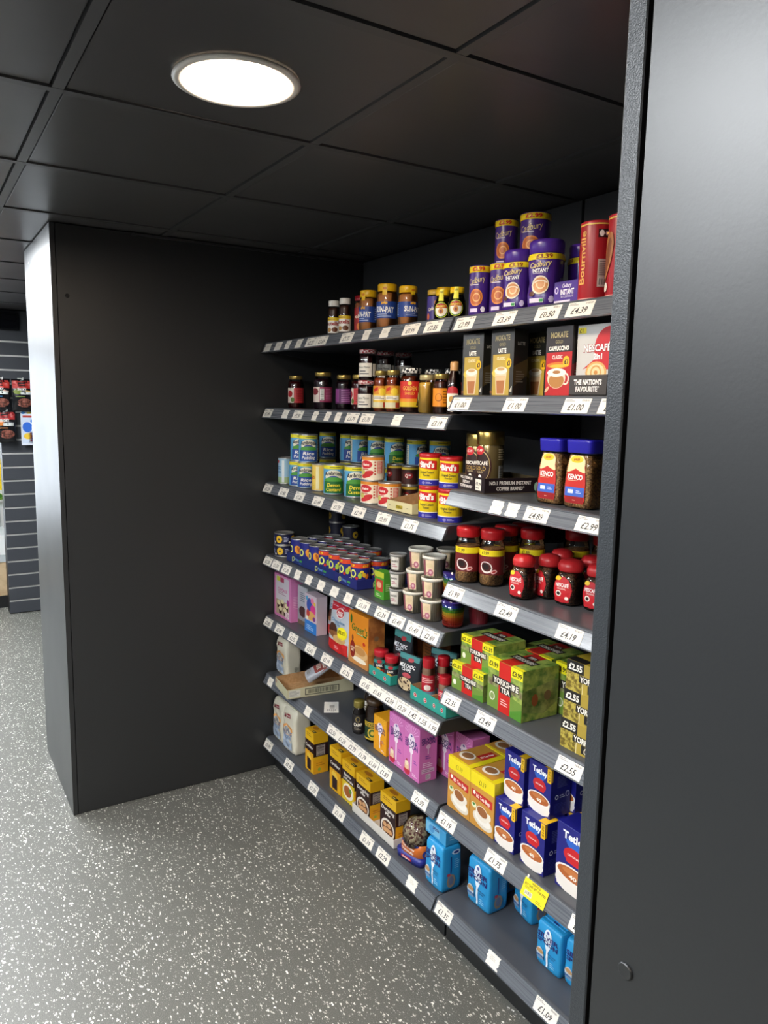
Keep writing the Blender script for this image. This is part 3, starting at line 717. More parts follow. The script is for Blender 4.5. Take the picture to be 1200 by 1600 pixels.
def ambrosia(b, Sx, r, h, low, lowtxt, tx2):
    wrap(b, Sx, r, .004, h-.004, '#5fa9d8', pi)
    b.rect(Sx, -r*pi, h-.017, r*pi, h-.004, '#e8dc2a')
    for q in (-1, 0, 1): b.lines(Sx, q*.075-.03, h-.013, q*.075+.03, h-.008, 1, '#5b6a2a')
    for q in (-1, 1):
        c = q*r*pi*.5 if q > 0 else -r*pi*.5
        b.ell(Sx, c, h*.62, r*.85, h*.20, '#e9e6cf'); b.ell(Sx, c, h*.56, r*.5, h*.07, '#3c4a9a'); b.ell(Sx, c, h*.48, r*.95, h*.10, '#4f9a3c')
        b.rect(Sx, c-r*1.0, .006, c+r*1.0, h*.44, low)
        b.txt(Sx, 'Ambrosia', c, h*.72, .0145, '#1d1d2e', w=r*1.75, bold=.03, arc=.004)
        b.txt(Sx, lowtxt, c, h*.33, .013, '#f2e23a' if low == '#1f6a2e' else '#f4f4f0', w=r*1.2, bold=.02, shear=.15)
        b.txt(Sx, tx2, c, h*.18, .012, '#f2e23a' if low == '#1f6a2e' else '#f4f4f0', w=r*1.4, bold=.02, shear=.15)
        b.rect(Sx, c+r*1.05, .008, c+r*1.45, h-.02, '#e6e2c8'); b.lines(Sx, c+r*1.1, .012, c+r*1.4, h-.024, 12, '#777')
@kind
def custard_tin(): return tin('custard_tin', .0375, .110, lambda b, Sx, r, h: ambrosia(b, Sx, r, h, '#1f6a2e', 'Devon', 'Custard'))
@kind
def rice_pudding_tin(): return tin('rice_pudding_tin', .0365, .108, lambda b, Sx, r, h: ambrosia(b, Sx, r, h, '#2b4fa0', 'Rice', 'Pudding'))
@kind
def plain_rice_tin():
    def f(b, Sx, r, h):
        wrap(b, Sx, r, .004, h-.004, '#9cc3dc', pi); b.rect(Sx, -r*pi, .004, r*pi, .03, '#9fb98a')
        for c in (-.03, .09, -.12+.03):
            b.txt(Sx, 'RICE', c, h*.62, .014, '#2d5f9e', w=.032, bold=.03); b.txt(Sx, 'PUDDING', c, h*.46, .009, '#2d5f9e', w=.034); b.rect(Sx, c-.016, h-.022, c+.006, h-.010, '#c5303a'); b.rect(Sx, c+.022, .008, c+.034, h-.01, '#dfe6ea')
    return tin('rice_tin', .0325, .112, f)
@kind
def plain_custard_tin():
    def f(b, Sx, r, h):
        wrap(b, Sx, r, .004, h-.004, '#e6c65a', pi)
        for c in (-.035, .055):
            b.txt(Sx, 'CUSTARD', c, h*.5, .013, '#c05a1e', w=.045, bold=.03); b.lines(Sx, c-.02, h*.12, c+.02, h*.3, 3, '#a8872c'); b.rect(Sx, c-.02, h-.018, c+.0, h-.008, '#c5303a'); b.rect(Sx, c+.028, .008, c+.042, h-.01, '#ece2b0')
    return tin('plain_custard_tin', .033, .110, f)
@kind
def pasta_tin():
    def f(b, Sx, r, h):
        wrap(b, Sx, r, .004, h-.004, '#eadfc8', pi); b.rect(Sx, -r*pi, h-.014, r*pi, h-.004, '#d98a2a')
        for c in (-.045, .065):
            b.ell(Sx, c-.004, h*.66, .024, .014, '#c4202a'); b.txt(Sx, 'Heinz', c-.004, h*.66, .009, '#f6f0e4', w=.026, bold=.03)
            b.ell(Sx, c, h*.26, .026, .011, '#c4282c', rot=.35); b.ell(Sx, c-.018, h*.36, .012, .010, '#c9c46a'); b.lines(Sx, c-.02, h*.42, c+.02, h*.5, 1, '#b04a2a')
            for k in range(5): b.rect(Sx, c+.026, h*(.25+.12*k), c+.032, h*(.31+.12*k), '#c0402c')
            b.rect(Sx, c+.036, h*.3, c+.056, h*.8, '#d9776a'); b.lines(Sx, c+.038, h*.32, c+.054, h*.78, 8, '#f0d0c0')
    return tin('milk_pudding_tin', .0385, .084, f)
@kind
def small_brown_tin():
    def f(b, Sx, r, h):
        wrap(b, Sx, r, .004, h-.004, '#3a1a18', pi); b.rect(Sx, -r*pi, h-.014, r*pi, h-.006, '#c9b23a')
        for c in (-.03, .05): b.ell(Sx, c, h*.5, .018, .011, '#8e1c22'); b.txt(Sx, 'Q', c-.008, h*.5, .012, '#f0e8dc', w=.010, bold=.03); b.lines(Sx, c+.0, h*.45, c+.014, h*.6, 1, '#eee')
    return tin('dessert_tin', .032, .070, f)
@kind
def custard_powder_drum():
    o = empty('custard_powder_drum'); r, h = .0375, .093; Sx = cylS(r)
    b = MB(); b.lathe([(r*.98, 0), (r, .001), (r, h)], mat('#eed21c', .45), 40)
    b.rect(Sx, -r*pi, .0012, r*pi, .019, '#2a2a9a'); b.rect(Sx, -r*pi, .019, r*pi, .0215, '#e9e6e0')
    for c in (-.058, .058):
        b.cvx(Sx, [(c-.034, .058), (c+.034, .053), (c+.034, .082), (c-.034, .086)], '#c81e22')
        b.txt(Sx, "Bird's", c, .070, .019, '#f7f5f0', w=.050, bold=.045); b.cvx(Sx, [(c-.034, .066), (c-.026, .070), (c-.030, .078)], '#f7f5f0')
        b.txt(Sx, 'Original Custard', c, .045, .0075, '#3a3a2a', w=.048); b.txt(Sx, 'Powder', c, .035, .0065, '#3a3a2a', w=.022)
        b.ell(Sx, c-.01, .010, .006, .005, '#8a86c4'); b.lines(Sx, c-.002, .007, c+.02, .014, 2, '#b8b4dc')
    b.rect(Sx, -.010, .024, .010, .085, '#e7c81a'); b.lines(Sx, -.008, .028, .008, .08, 9, '#8a7a1a')
    part(b, 'drum', o)
    b = MB(); b.lathe([(r*1.01, h-.002), (r*1.03, h), (r*1.03, h+.009), (r*.99, h+.011), (r*.93, h+.011), (r*.9, h+.009), (.0001, h+.009)], mat('#b51c24', .35), 40); part(b, 'lid', o)
    return o
@kind
def pineapple_tin():
    def f(b, Sx, r, h):
        wrap(b, Sx, r, .004, h-.004, '#161a3c', pi)
        for c in (-.07, .0, .07): b.ell(Sx, c, h*.5, .0155, .0165, '#e8b81e'); b.ell(Sx, c, h*.5, .0045, .005, '#161a3c'); b.rect(Sx, c+.022, h*.25, c+.045, h*.75, '#2a3160'); b.lines(Sx, c+.023, h*.28, c+.044, h*.72, 4, '#c9cde0'); b.ell(Sx, c-.022, h*.25, .005, .005, '#e8e4d0')
    return tin('pineapple_tin', .044, .053, f)
@kind
def dark_tin():
    def f(b, Sx, r, h):
        wrap(b, Sx, r, .004, h-.004, '#1a1c30', pi)
        for c in (-.05, .03): b.ell(Sx, c, h*.45, .015, .016, '#c9a52a'); b.ell(Sx, c, h*.45, .005, .005, '#1a1c30')
    return tin('dark_fruit_tin', .038, .068, f)
def fruit(b, Sx, r, h, band, peach):
    wrap(b, Sx, r, .004, h-.004, '#20257c', pi)
    if band:
        b.rect(Sx, -r*pi, h-.022, r*pi, h-.006, '#d8431e')
        for q in (-.09, -.03, .03, .09): b.txt(Sx, '£1.39', q, h-.0135, .009, '#f2d23a', w=.026, bold=.03)
    for c in (-.06, .06):
        b.ring(Sx, c-.022, h*.56, .013, .005, '#dfe26a', 14, 1.2); b.rect(Sx, c-.036, h*.25, c-.031, h*.66, '#dfe26a'); b.txt(Sx, 'PRINCES', c+.002, h*.22, .010, '#f4f4f0', w=.042, bold=.03)
        if peach: b.ell(Sx, c+.014, h*.55, .014, .018, '#e89a2a', rot=.4); b.ell(Sx, c+.018, h*.55, .005, .014, '#b85a1e', rot=.4)
        else:
            b.ell(Sx, c+.006, h*.5, .008, .012, '#a8c23a'); b.ell(Sx, c+.022, h*.52, .008, .010, '#e6b52a', rot=.5); b.ell(Sx, c+.034, h*.46, .007, .011, '#e07a24', rot=-.5); b.ell(Sx, c-.006, h*.40, .006, .006, '#c02a28'); b.ell(Sx, c+.014, h*.64, .007, .005, '#e8cf3a')
@kind
def fruit_tin(): return tin('fruit_tin', .0385, .098, lambda b, Sx, r, h: fruit(b, Sx, r, h, True, False))
@kind
def peach_tin(): return tin('fruit_tin', .0385, .098, lambda b, Sx, r, h: fruit(b, Sx, r, h, False, True))

# ---- trays
def tray(name, w, d, hf, hs, hb, out, inn, fn=None, fnr=None, t=.0015, slant=True):
    """open-topped card tray, front hf high, back hb, sides slope between"""
    o = empty(name)
    b = MB(); b.box(-w/2, w/2, -d/2, d/2, 0, t, inn); part(b, 'base', o)
    b = MB(); b.box(-w/2, w/2, -d/2, -d/2+t, 0, hf, out, mats={'y': mat(inn) if isinstance(inn, str) else inn}); 
    if fn: fn(b, flat_front(w, d, hf), w, hf)
    part(b, 'front_wall', o)
    b = MB(); b.box(-w/2, w/2, d/2-t, d/2, 0, hb, out, mats={'-y': mat(inn) if isinstance(inn, str) else inn}); part(b, 'back_wall', o)
    for sx in (-1, 1):
        b = MB(); x0, x1 = (w/2-t, w/2) if sx > 0 else (-w/2, -w/2+t)
        pts = [(-d/2+t, 0), (d/2-t, 0), (d/2-t, hb), (d/2-t-.2*d, hs), (-d/2+t, hf)]
        vs = [(x, y, z) for x in (x0, x1) for y, z in pts]; k = 5
        b.add(vs, [(0, 1, 2, 3, 4)][::1] if sx < 0 else [(5, 6, 7, 8, 9)], out); b.add(vs, [(0, 1, 2, 3, 4)] if sx > 0 else [(5, 6, 7, 8, 9)], inn)
        b.add(vs, [(i, (i+1) % k, k+(i+1) % k, k+i) for i in range(k)], inn)
        if fnr and sx > 0: fnr(b, flat_side(w, d, hs), d, min(hs, hf))
        part(b, 'side_wall', o)
    return o
def princes(b, Sx, w, h):
    n = max(1, int(w/.14))
    for k in range(n):
        c = -w/2+w*(k+.5)/n-.02
        b.ring(Sx, c-.02, h*.5, h*.26, h*.09, '#cdd66a', 14, 1); b.rect(Sx, c-.02-h*.26, h*.12, c-.017-h*.22, h*.6, '#cdd66a')
        b.txt(Sx, 'Princes', c+.012, h*.55, h*.30, '#6f9ad0', w=.035, bold=.02); b.rect(Sx, c+.036, h*.42, c+.058, h*.62, '#4aa44a'); b.lines(Sx, c+.036, h*.14, c+.06, h*.28, 1, '#4a86c0')
@kind
def blue_fruit_tray(): return tray('fruit_tin_tray', .405, .24, .040, .040, .045, '#223070', '#232c58', princes)
@kind
def blue_fruit_tray_short(): return tray('fruit_tin_tray', .170, .24, .038, .040, .045, '#262c72', '#232c58', princes, princes)
@kind
def cream_tray():
    o = tray('cardboard_tray', .155, .16, .034, .05, .085, '#d9cfa0', M_KRAFT, lambda b, Sx, w, h: (b.rect(Sx, -.02, .010, .02, .022, '#b3a02a'), b.lines(Sx, -.018, .012, .018, .020, 2, '#5a5020'), b.lines(Sx, -.065, .014, -.05, .02, 1, '#8a8460'), b.lines(Sx, .045, .014, .06, .02, 1, '#8a8460')),
             lambda b, Sx, w, h: (b.txt(Sx, 'CU', -.02, .022, .012, '#8a7a20', w=.016), b.lines(Sx, .0, .006, .05, .03, 4, '#8a8460')))
    return o
def premium_tray_old():
    def f(b, Sx, w, h):
        b.txt(Sx, 'NO.1 PREMIUM INSTANT', -.018, h*.66, .0105, '#efe9e2', w=.145, bold=.03); b.txt(Sx, 'COFFEE BRAND*', -.018, h*.30, .0105, '#efe9e2', w=.095, bold=.03)
        b.ell(Sx, w/2-.004, h*.35, .018, .018, '#8fb8a0', a0=0, a1=360); b.ell(Sx, w/2-.002, h*.3, .011, .012, '#20151a')
    def fl(b, w, d, h):
        Sx = flat_left(w, d, h)
    o = tray('card_display_tray', .225, .19, .044, .044, .05, '#20151a', '#8a7c5e', f)
    # printed left wall seen from the front as an angled flap
    b = MB(); S2 = Sf(lambda u, v, l: (-.1125-.10*(.5-u/.13)-.0, -.095+.0-l+.028*(.5-u/.13), v))
    b.add([S2.fn(u, v, l) for l in (0, -.0015) for u, v in ((-.065, 0), (.065, 0), (.065, .044), (-.065, .044))], [(0, 1, 2, 3), (7, 6, 5, 4), (0, 4, 5, 1), (3, 2, 6, 7), (0, 3, 7, 4)], '#20151a')
    for k, t in enumerate(('NO.1 PREMIUM', 'INSTANT', 'COFFEE BRAND*')): b.txt(S2, t, -.014, .035-.0125*k, .0085, '#efe9e2', w=(.075, .045, .075)[k], bold=.03)
    b.rect(S2, .036, .010, .058, .036, '#e9e6da'); b.txt(S2, '£3.99', .047, .026, .008, '#20151a', w=.019)
    part(b, 'front_flap', o)
    return o

# ---- coffee jars
def loftjar(name, sec, contm, lidsec, lidm, labfn, seg=40, inset=.0016):
    o = empty(name); L = Loft(sec)
    b = MB(); b.loft(L, GLASS, seg); part(b, 'glass_jar', o)
    L2 = Loft([(z+.002 if i == 0 else z, a-inset, c-inset, n) for i, (z, a, c, n) in enumerate(sec[:-1])])
    b = MB(); b.loft(L2, contm, seg); part(b, 'contents', o)
    b = MB(); b.loft(Loft(lidsec), lidm, seg); part(b, 'lid', o)
    b = MB(); labfn(b, L); part(b, 'label', o)
    return o
@kind
def gold_coffee_jar():
    o = empty('gold_coffee_jar'); r, h = .0375, .135; Sx = cylS(r)
    b = MB(); b.lathe([(r*.93, 0), (r, .006), (r*1.0, h-.012), (r*.93, h)], mat('#7a6a45', .22, .55), 32); part(b, 'jar', o)
    b = MB(); b.lathe([(r*.98, h-.001), (r*1.02, h+.001), (r*1.02, h+.036), (r*.98, h+.039), (.0001, h+.039)], M_GOLD, 40); part(b, 'lid', o)
    b = MB(); b.ell(Sx, 0, .072, .034, .052, '#3a1714', 26); b.ell(Sx, 0, .072, .030, .047, '#c9b27a', 26); b.ell(Sx, 0, .071, .0285, .045, '#2a1210', 26)
    b.ell(Sx, -.004, .118, .016, .013, '#c0202a'); b.txt(Sx, '£5.49', -.004, .119, .008, '#f0d8d0', w=.02)
    b.txt(Sx, 'NESCAFÉ', 0, .082, .0105, '#f2ece2', w=.046, bold=.03); b.txt(Sx, 'GOLD', 0, .066, .0125, '#d3b063', w=.036, bold=0); b.txt(Sx, 'BLEND', 0, .055, .005, '#b8a888', w=.02); b.ell(Sx, 0, .040, .006, .008, '#f2ece2')
    b.lines(Sx, .052, .09, .078, .125, 5, '#b8ab88'); b.barcode(Sx, .054, .02, .072, .075, '#cfd0c8', vert=True, n=18)
    part(b, 'label', o); return o
@kind
def square_coffee_jar():
    sec = [(0, .040, .032, 4), (.006, .044, .035, 4), (.03, .046, .037, 4), (.095, .042, .034, 4), (.128, .036, .030, 3.4), (.138, .034, .029, 3)]
    def lab(b, L):
        Sx = Sf(L.front, .045, 6)
        P0 = [(-.030, .022), (-.026, .013), (.026, .013), (.030, .022), (.030, .06), (.024, .118), (.016, .128), (-.016, .128), (-.024, .118), (-.030, .06)]
        b.cvx(Sx, P0, '#c2281e'); b.cvx(Sx, [(-.0272, .088), (.0272, .088), (.0245, .116), (.016, .128), (-.016, .128), (-.0245, .116)], '#ecd9a4'); b.cvx(Sx, [(-.027, .086), (.027, .086), (.012, .091), (0, .097), (-.012, .091)], '#c2281e')
        b.cvx(Sx, [(-.029, .034), (-.026, .014), (.026, .014), (.029, .034)], '#9a1e22')
        b.ell(Sx, 0, .119, .019, .0085, '#f0c31c'); b.txt(Sx, '£4.89', 0, .119, .006, '#a8521a', w=.018)
        b.txt(Sx, 'KENCO', 0, .077, .012, '#f8f4ee', w=.044, bold=.04); b.lines(Sx, -.022, .066, .022, .070, 1, '#e8b090')
        b.rect(Sx, -.0285, .030, .0285, .052, '#3b63c4'); b.rect(Sx, -.019, .037, -.003, .046, '#dfe3ee'); b.lines(Sx, .006, .037, .022, .046, 2, '#c3d0f0'); b.rect(Sx, -.004, .020, .004, .0215, '#e8c0a0')
    return loftjar('square_coffee_jar', sec, M_COFFEE2, [(.134, .038, .032, 5), (.136, .0385, .0325, 5), (.160, .040, .034, 5), (.164, .040, .034, 5), (.166, .038, .032, 5)], mat('#2520a0', .3), lab)
@kind
def tall_coffee_jar():
    r, h = .037, .145
    g = [(r*.9, 0), (r, .008), (r, .118), (r*.93, .132), (.031, .138), (.031, h)]
    c = [(r*.86, .004), (r-.002, .010), (r-.002, .112)]
    Sx = cylS(r)
    def lab(b):
        b.rect(Sx, -r*1.9, .036, r*1.9, .112, '#6e1a1e'); b.rect(Sx, -r*2.7, .092, r*2.7, .110, '#e8d41e'); b.txt(Sx, '£1.99', -.016, .101, .010, '#5a4a10', w=.024, bold=.02)
        for c_ in (-.012,):
            b.ell(Sx, c_, .058, .020, .017, '#eee4e0', rot=-.4); b.ell(Sx, c_, .0595, .0165, .013, '#4a1512', rot=-.4); b.ell(Sx, c_-.001, .060, .011, .009, '#1d0a08', rot=-.4); b.ell(Sx, c_+.024, .046, .010, .006, '#e9b8b4', rot=.3); b.ell(Sx, c_+.024, .046, .006, .003, '#a82a2c', rot=.3)
        b.barcode(Sx, .048, .040, .062, .090, '#d9d4cc', vert=True, n=18)
    return rn(jar(g, c, M_COFFEE2, [(.0335, h-.006), (.035, h-.004), (.036, h+.018), (.034, h+.023), (.0001, h+.024)], mat('#b51a20', .3), lab), 'tall_coffee_jar')
@kind
def small_coffee_jar():
    sec = [(0, .028, .028, 3), (.006, .032, .032, 3.2), (.035, .034, .034, 3.4), (.07, .032, .032, 3.2), (.088, .027, .027, 2.4), (.094, .0235, .0235, 2)]
    def lab(b, L):
        Sx = Sf(lambda u, v, l: L.ang(u/.034, v, l), .034, 5)
        b.ell(Sx, 0, .044, .026, .036, '#c3202a', 22); b.rect(Sx, -.02, .010, .02, .02, '#b01c26'); b.ell(Sx, -.014, .074, .010, .006, '#edc61e')
        b.txt(Sx, 'NESCAFÉ', 0, .057, .010, '#fbf6f2', w=.036, bold=.03); b.txt(Sx, 'ORIGINAL', 0, .047, .005, '#f0c8c0', w=.024)
        b.ell(Sx, -.008, .033, .008, .008, '#f3ece4'); b.ell(Sx, -.008, .033, .005, .005, '#23100c'); b.ell(Sx, .014, .022, .005, .005, '#f3ece4')
    return loftjar('small_coffee_jar', sec, M_COFFEE, [(.092, .029, .029, 2), (.096, .0315, .0315, 2), (.108, .032, .032, 2), (.120, .027, .027, 2), (.124, .015, .015, 2), (.1245, .004, .004, 2)], mat('#c2282c', .35), lab)

# ---- drinking chocolate
@kind
def chocolate_tub():
    o = empty('drinking_chocolate_tub'); r, h = .0335, .137; Sx = cylS(r)
    b = MB(); b.lathe([(r*.97, 0), (r, .002), (r, h-.018)], mat('#43247e', .3), 36)
    b.txt(Sx, 'Cadbury', 0, .098, .017, '#dfc98e', w=.056, bold=.0, shear=.35, rot=.2); b.lines(Sx, -.020, .082, .022, .088, 1, '#d8cfe6')
    b.ell(Sx, .000, .050, .0215, .024, '#d9843a'); b.ell(Sx, .0, .050, .0185, .020, '#b9612a'); b.ring(Sx, .002, .050, .012, .003, '#e7ae6a')
    b.rect(Sx, -.020, .010, .006, .020, '#d6cce8'); b.ell(Sx, .022, .017, .007, .008, '#f0edf6'); b.rect(Sx, .052, .02, .085, .075, '#c9bfdd'); b.barcode(Sx, .056, .025, .08, .05); part(b, 'tub', o)
    b = MB(); b.lathe([(r, h-.018), (r*1.03, h-.017), (r*1.03, h-.001), (r*1.0, h), (r*.95, h-.002), (.0001, h-.002)], mat('#e9cc1a', .35), 36)
    Sy = cylS(r*1.03)
    for q in (-.062, .006, .074): b.txt(Sy, '£2.99', q, h-.009, .0105, '#c2281e', w=.038, bold=.035)
    b.lathe([(r*1.035, h-.0015), (r*1.035, h+.0005), (r*.97, h+.0005)], mat('#4a2a86', .3), 36, cap=False); part(b, 'lid', o)
    return o
@kind
def instant_chocolate_jar():
    o = empty('instant_chocolate_jar'); sec = [(0, .034, .032, 2.4), (.004, .038, .036, 2.6), (.03, .040, .038, 2.6), (.06, .037, .035, 2.5), (.09, .040, .038, 2.5), (.118, .041, .039, 2.3), (.126, .039, .037, 2.2)]; L = Loft(sec)
    b = MB(); b.loft(L, mat('#432380', .25), 40, zs=[.0, .004, .015, .03, .045, .06, .075, .09, .104, .118, .126])
    Sx = Sf(lambda u, v, l: L.ang(u/.038, v, l), .038, 5)
    b.rect(Sx, -.038*pi, .112, .038*pi, .126, '#ead31c')
    for q in (-.07, .008, .085): b.txt(Sx, '£3.39', q, .119, .010, '#8a3a14', w=.036, bold=.03)
    b.txt(Sx, 'Cadbury', .0, .1015, .013, '#d9c189', w=.050, shear=.35, rot=.12); b.txt(Sx, 'INSTANT', .0, .0865, .0085, '#f4f2fa', w=.036, bold=.035); b.lines(Sx, -.018, .078, .018, .082, 1, '#b9a8dc')
    b.ell(Sx, .0, .053, .021, .022, '#e8dcc8'); b.ell(Sx, .001, .053, .018, .018, '#c98a4e'); b.ring(Sx, .002, .054, .011, .003, '#ebc79a'); b.ell(Sx, -.018, .033, .007, .006, '#5a2e1a')
    b.rect(Sx, -.024, .012, .010, .022, '#e6def4'); b.rect(Sx, .0, .0135, .009, .0205, '#2f9a4a'); b.ell(Sx, .026, .019, .006, .008, '#cfc2e8')
    b.rect(Sx, .048, .010, .066, .07, '#8a76b8'); b.rect(Sx, .050, .055, .062, .07, '#6aa05a'); b.barcode(Sx, .05, .02, .064, .045)
    part(b, 'jar', o)
    b = MB(); b.loft(Loft([(.126, .038, .036, 2), (.130, .0405, .0385, 2), (.150, .0415, .0395, 2), (.156, .041, .039, 2), (.160, .037, .035, 2)]), mat('#4b2a94', .3), 40); part(b, 'lid', o)
    return o
@kind
def sachet_carton():
    w, d, h = .088, .055, .056; b = MB(); card(b, w, d, h, mat('#3f2280', .35)); Sx = flat_front(w, d, h)
    b.cvx(Sx, [(-w/2, 0), (w/2, 0), (w/2, h), (-w/2, h*.82)], '#4a2a92')
    b.txt(Sx, 'Cadbury', .004, .046, .009, '#eee8f8', w=.034, shear=.35); b.txt(Sx, 'INSTANT', .006, .031, .012, '#f4f2fa', w=.050, bold=.04); b.txt(Sx, 'HOT CHOCOLATE', .006, .020, .0045, '#d8cfe8', w=.046)
    b.rect(Sx, -w/2+.002, .004, .018, .012, '#e8e0f4'); b.ell(Sx, -.034, .036, .007, .008, '#d9cff0'); b.ell(Sx, -.034, .036, .004, .005, '#4a2a92')
    return b.build('sachet_carton')
@kind
def cocoa_tub():
    o = empty('cocoa_tub'); r, h = .0395, .170; Sx = cylS(r)
    b = MB(); b.lathe([(r*.98, 0), (r, .002), (r, h-.004)], mat('#a81c26', .35), 40)
    b.rect(Sx, -r*pi, h-.008, r*pi, h-.005, '#e8c35a'); b.rect(Sx, -r*pi, .003, r*pi, .005, '#e7a8a0')
    b.txt(Sx, 'Bournville', -.030, .093, .017, '#e8b05a', w=.115, rot=pi/2, bold=.02)
    b.rect(Sx, .008, h-.036, .040, h-.018, '#1d1416'); b.ell(Sx, .016, h-.027, .006, .007, '#f0ece6'); b.ell(Sx, .028, h-.027, .004, .005, '#d8d0c8'); b.rect(Sx, .034, h-.033, .037, h-.021, '#d8d0c8')
    b.rect(Sx, .010, .028, .042, .088, '#b9aaa2'); b.lines(Sx, .013, .052, .040, .085, 8, '#5a4a48'); b.barcode(Sx, .012, .03, .04, .048, '#cfc6c0')
    b.ell(Sx, -.085, .085, .018, .052, '#a86a3a', rot=-.25); b.ell(Sx, -.083, .085, .010, .04, '#7a4424', rot=-.25); b.lines(Sx, -.10, .13, -.07, .14, 1, '#e8b05a'); b.ell(Sx, -.085, .022, .008, .010, '#e8dcd0')
    part(b, 'tub', o)
    b = MB(); b.lathe([(r*1.01, h-.004), (r*1.015, h), (r*.96, h+.0015), (r*.93, h-.003), (.0001, h-.003)], mat('#c0303a', .3), 40); part(b, 'lid', o)
    return o

# ---- cartons
def mokate(kindn):
    w, d, h = .094, .05, .160; b = MB(); dark = '#2b2a26' if kindn == 'L' else '#241a1c'
    card(b, w, d, h, mat(dark, .3)); Sx = flat_front(w, d, h); Sd = flat_side(w, d, h)
    b.txt(Sx, 'MOKATE', 0, .140, .0135, '#c2b07a', w=.060, bold=.02); b.txt(Sx, 'GOLD', 0, .124, .0075, '#8e835a', w=.026); 
    if kindn == 'L':
        b.txt(Sx, 'LATTE', 0, .109, .0105, '#f5f3ea', w=.032, bold=.04)
        b.cvx(Sx, [(-w*.40, 0), (w*.34, 0), (w*.34, .100), (-w*.40, .100)], '#b59a3c'); b.ell(Sx, -.01, .055, .03, .012, '#d8c04a'); b.txt(Sx, 'CLASSIC', -.004, .090, .0075, '#efe6c4', w=.034)
        b.cvx(Sx, [(-.020, .002), (.014, .002), (.022, .062), (-.028, .062)], '#d8c8a8'); b.cvx(Sx, [(-.017, .004), (.010, .004), (.014, .036), (-.021, .036)], '#a86a3a'); b.cvx(Sx, [(-.021, .036), (.015, .036), (.018, .048), (-.025, .048)], '#d9b68c'); b.ell(Sx, -.003, .060, .026, .009, '#f3ead8'); b.ell(Sx, -.003, .064, .016, .004, '#c09a6a')
        for q in range(3): b.rect(Sx, .036+q*.003, .008, .038+q*.003, .014+q*.004, '#e9e6da')
        b.ell(Sx, -.042, .008, .005, .004, '#7a4a2a')
    else:
        b.rect(Sx, -w*.46, 0, w*.5, .100, '#b5181c'); b.txt(Sx, 'CAPPUCCINO', 0, .109, .010, '#f5f3ea', w=.070, bold=.04); b.txt(Sx, 'CLASSIC', -.004, .089, .0085, '#f4e9e0', w=.036)
        b.ell(Sx, 0, .070, .040, .007, '#e8782a'); b.ell(Sx, 0, .068, .030, .004, '#f2b23a')
        b.ell(Sx, .028, .038, .012, .014, '#e9dccc'); b.ell(Sx, .028, .038, .008, .010, '#b5181c')
        b.ell(Sx, -.004, .040, .032, .024, '#e0cdb4'); b.ell(Sx, -.004, .034, .027, .017, '#b07a3c'); b.ell(Sx, -.004, .053, .033, .010, '#f5ecdc'); b.ell(Sx, -.004, .054, .014, .004, '#a5713c'); b.ell(Sx, -.036, .014, .010, .004, '#d8b08a', rot=.7)
    b.ell(Sx, .028, .078, .0115, .0125, '#edbb1c'); b.txt(Sx, '£1', .028, .078, .011, '#3a2a10', w=.013, bold=.05)
    b.cvx(Sd, [(-d/2, .02), (d/2, .05), (d/2, .09), (-d/2, .07)], '#5a4a2a' if kindn == 'L' else '#7a1a1e')
    b.txt(Sd, 'LATTE' if kindn == 'L' else 'MOKATE', 0, .125, .008, '#cfcabc', w=.026); b.lines(Sd, -.016, .03, .016, .06, 5, '#8a8474')
    return b.build('latte_carton' if kindn == 'L' else 'cappuccino_carton')
@kind
def latte_carton(): return mokate('L')
@kind
def cappuccino_carton(): return mokate('C')
@kind
def white_coffee_carton():
    w, d, h = .112, .07, .165; b = MB(); card(b, w, d, h, mat('#c9c8c6', .35)); Sx = flat_front(w, d, h)
    b.ell(Sx, .045, .108, .045, .05, '#c3202a', 30); b.rect(Sx, w/2-.0, .05, w/2+.0001, .051, '#c3202a'); b.cvx(Sx, [(-.035, .06), (.02, .075), (.03, .095), (.0, .082)], '#c3202a')
    b.txt(Sx, 'NESCAFÉ', .009, .1095, .0165, '#8a1a20', w=.087, bold=.07); b.txt(Sx, 'NESCAFÉ', .008, .110, .016, '#fbf8f4', w=.084, bold=.03); b.txt(Sx, '2in1', .012, .090, .013, '#fbf8f4', w=.026, bold=.04)
    b.rect(Sx, -w/2+.003, h-.020, -.028, h-.006, '#e8d41e'); b.txt(Sx, '£1', -.044, h-.013, .010, '#3a2a10', w=.011)
    b.ell(Sx, .008, .052, .033, .026, '#d9a862'); b.ell(Sx, .008, .052, .027, .021, '#ecd2a0'); b.ring(Sx, .008, .052, .017, .004, '#cf9850'); b.ell(Sx, .008, .052, .006, .005, '#c98a42')
    return b.build('instant_coffee_carton')
@kind
def favourite_tray():
    def f(b, Sx, w, h):
        b.txt(Sx, "THE NATION'S", 0, h*.66, .012, '#f2efea', w=.088, bold=.04); b.txt(Sx, 'FAVOURITE*', 0, h*.32, .012, '#f2efea', w=.074, bold=.04)
    return tray('card_display_tray', .118, .10, .048, .048, .05, '#3b3634', '#5a5450', f)

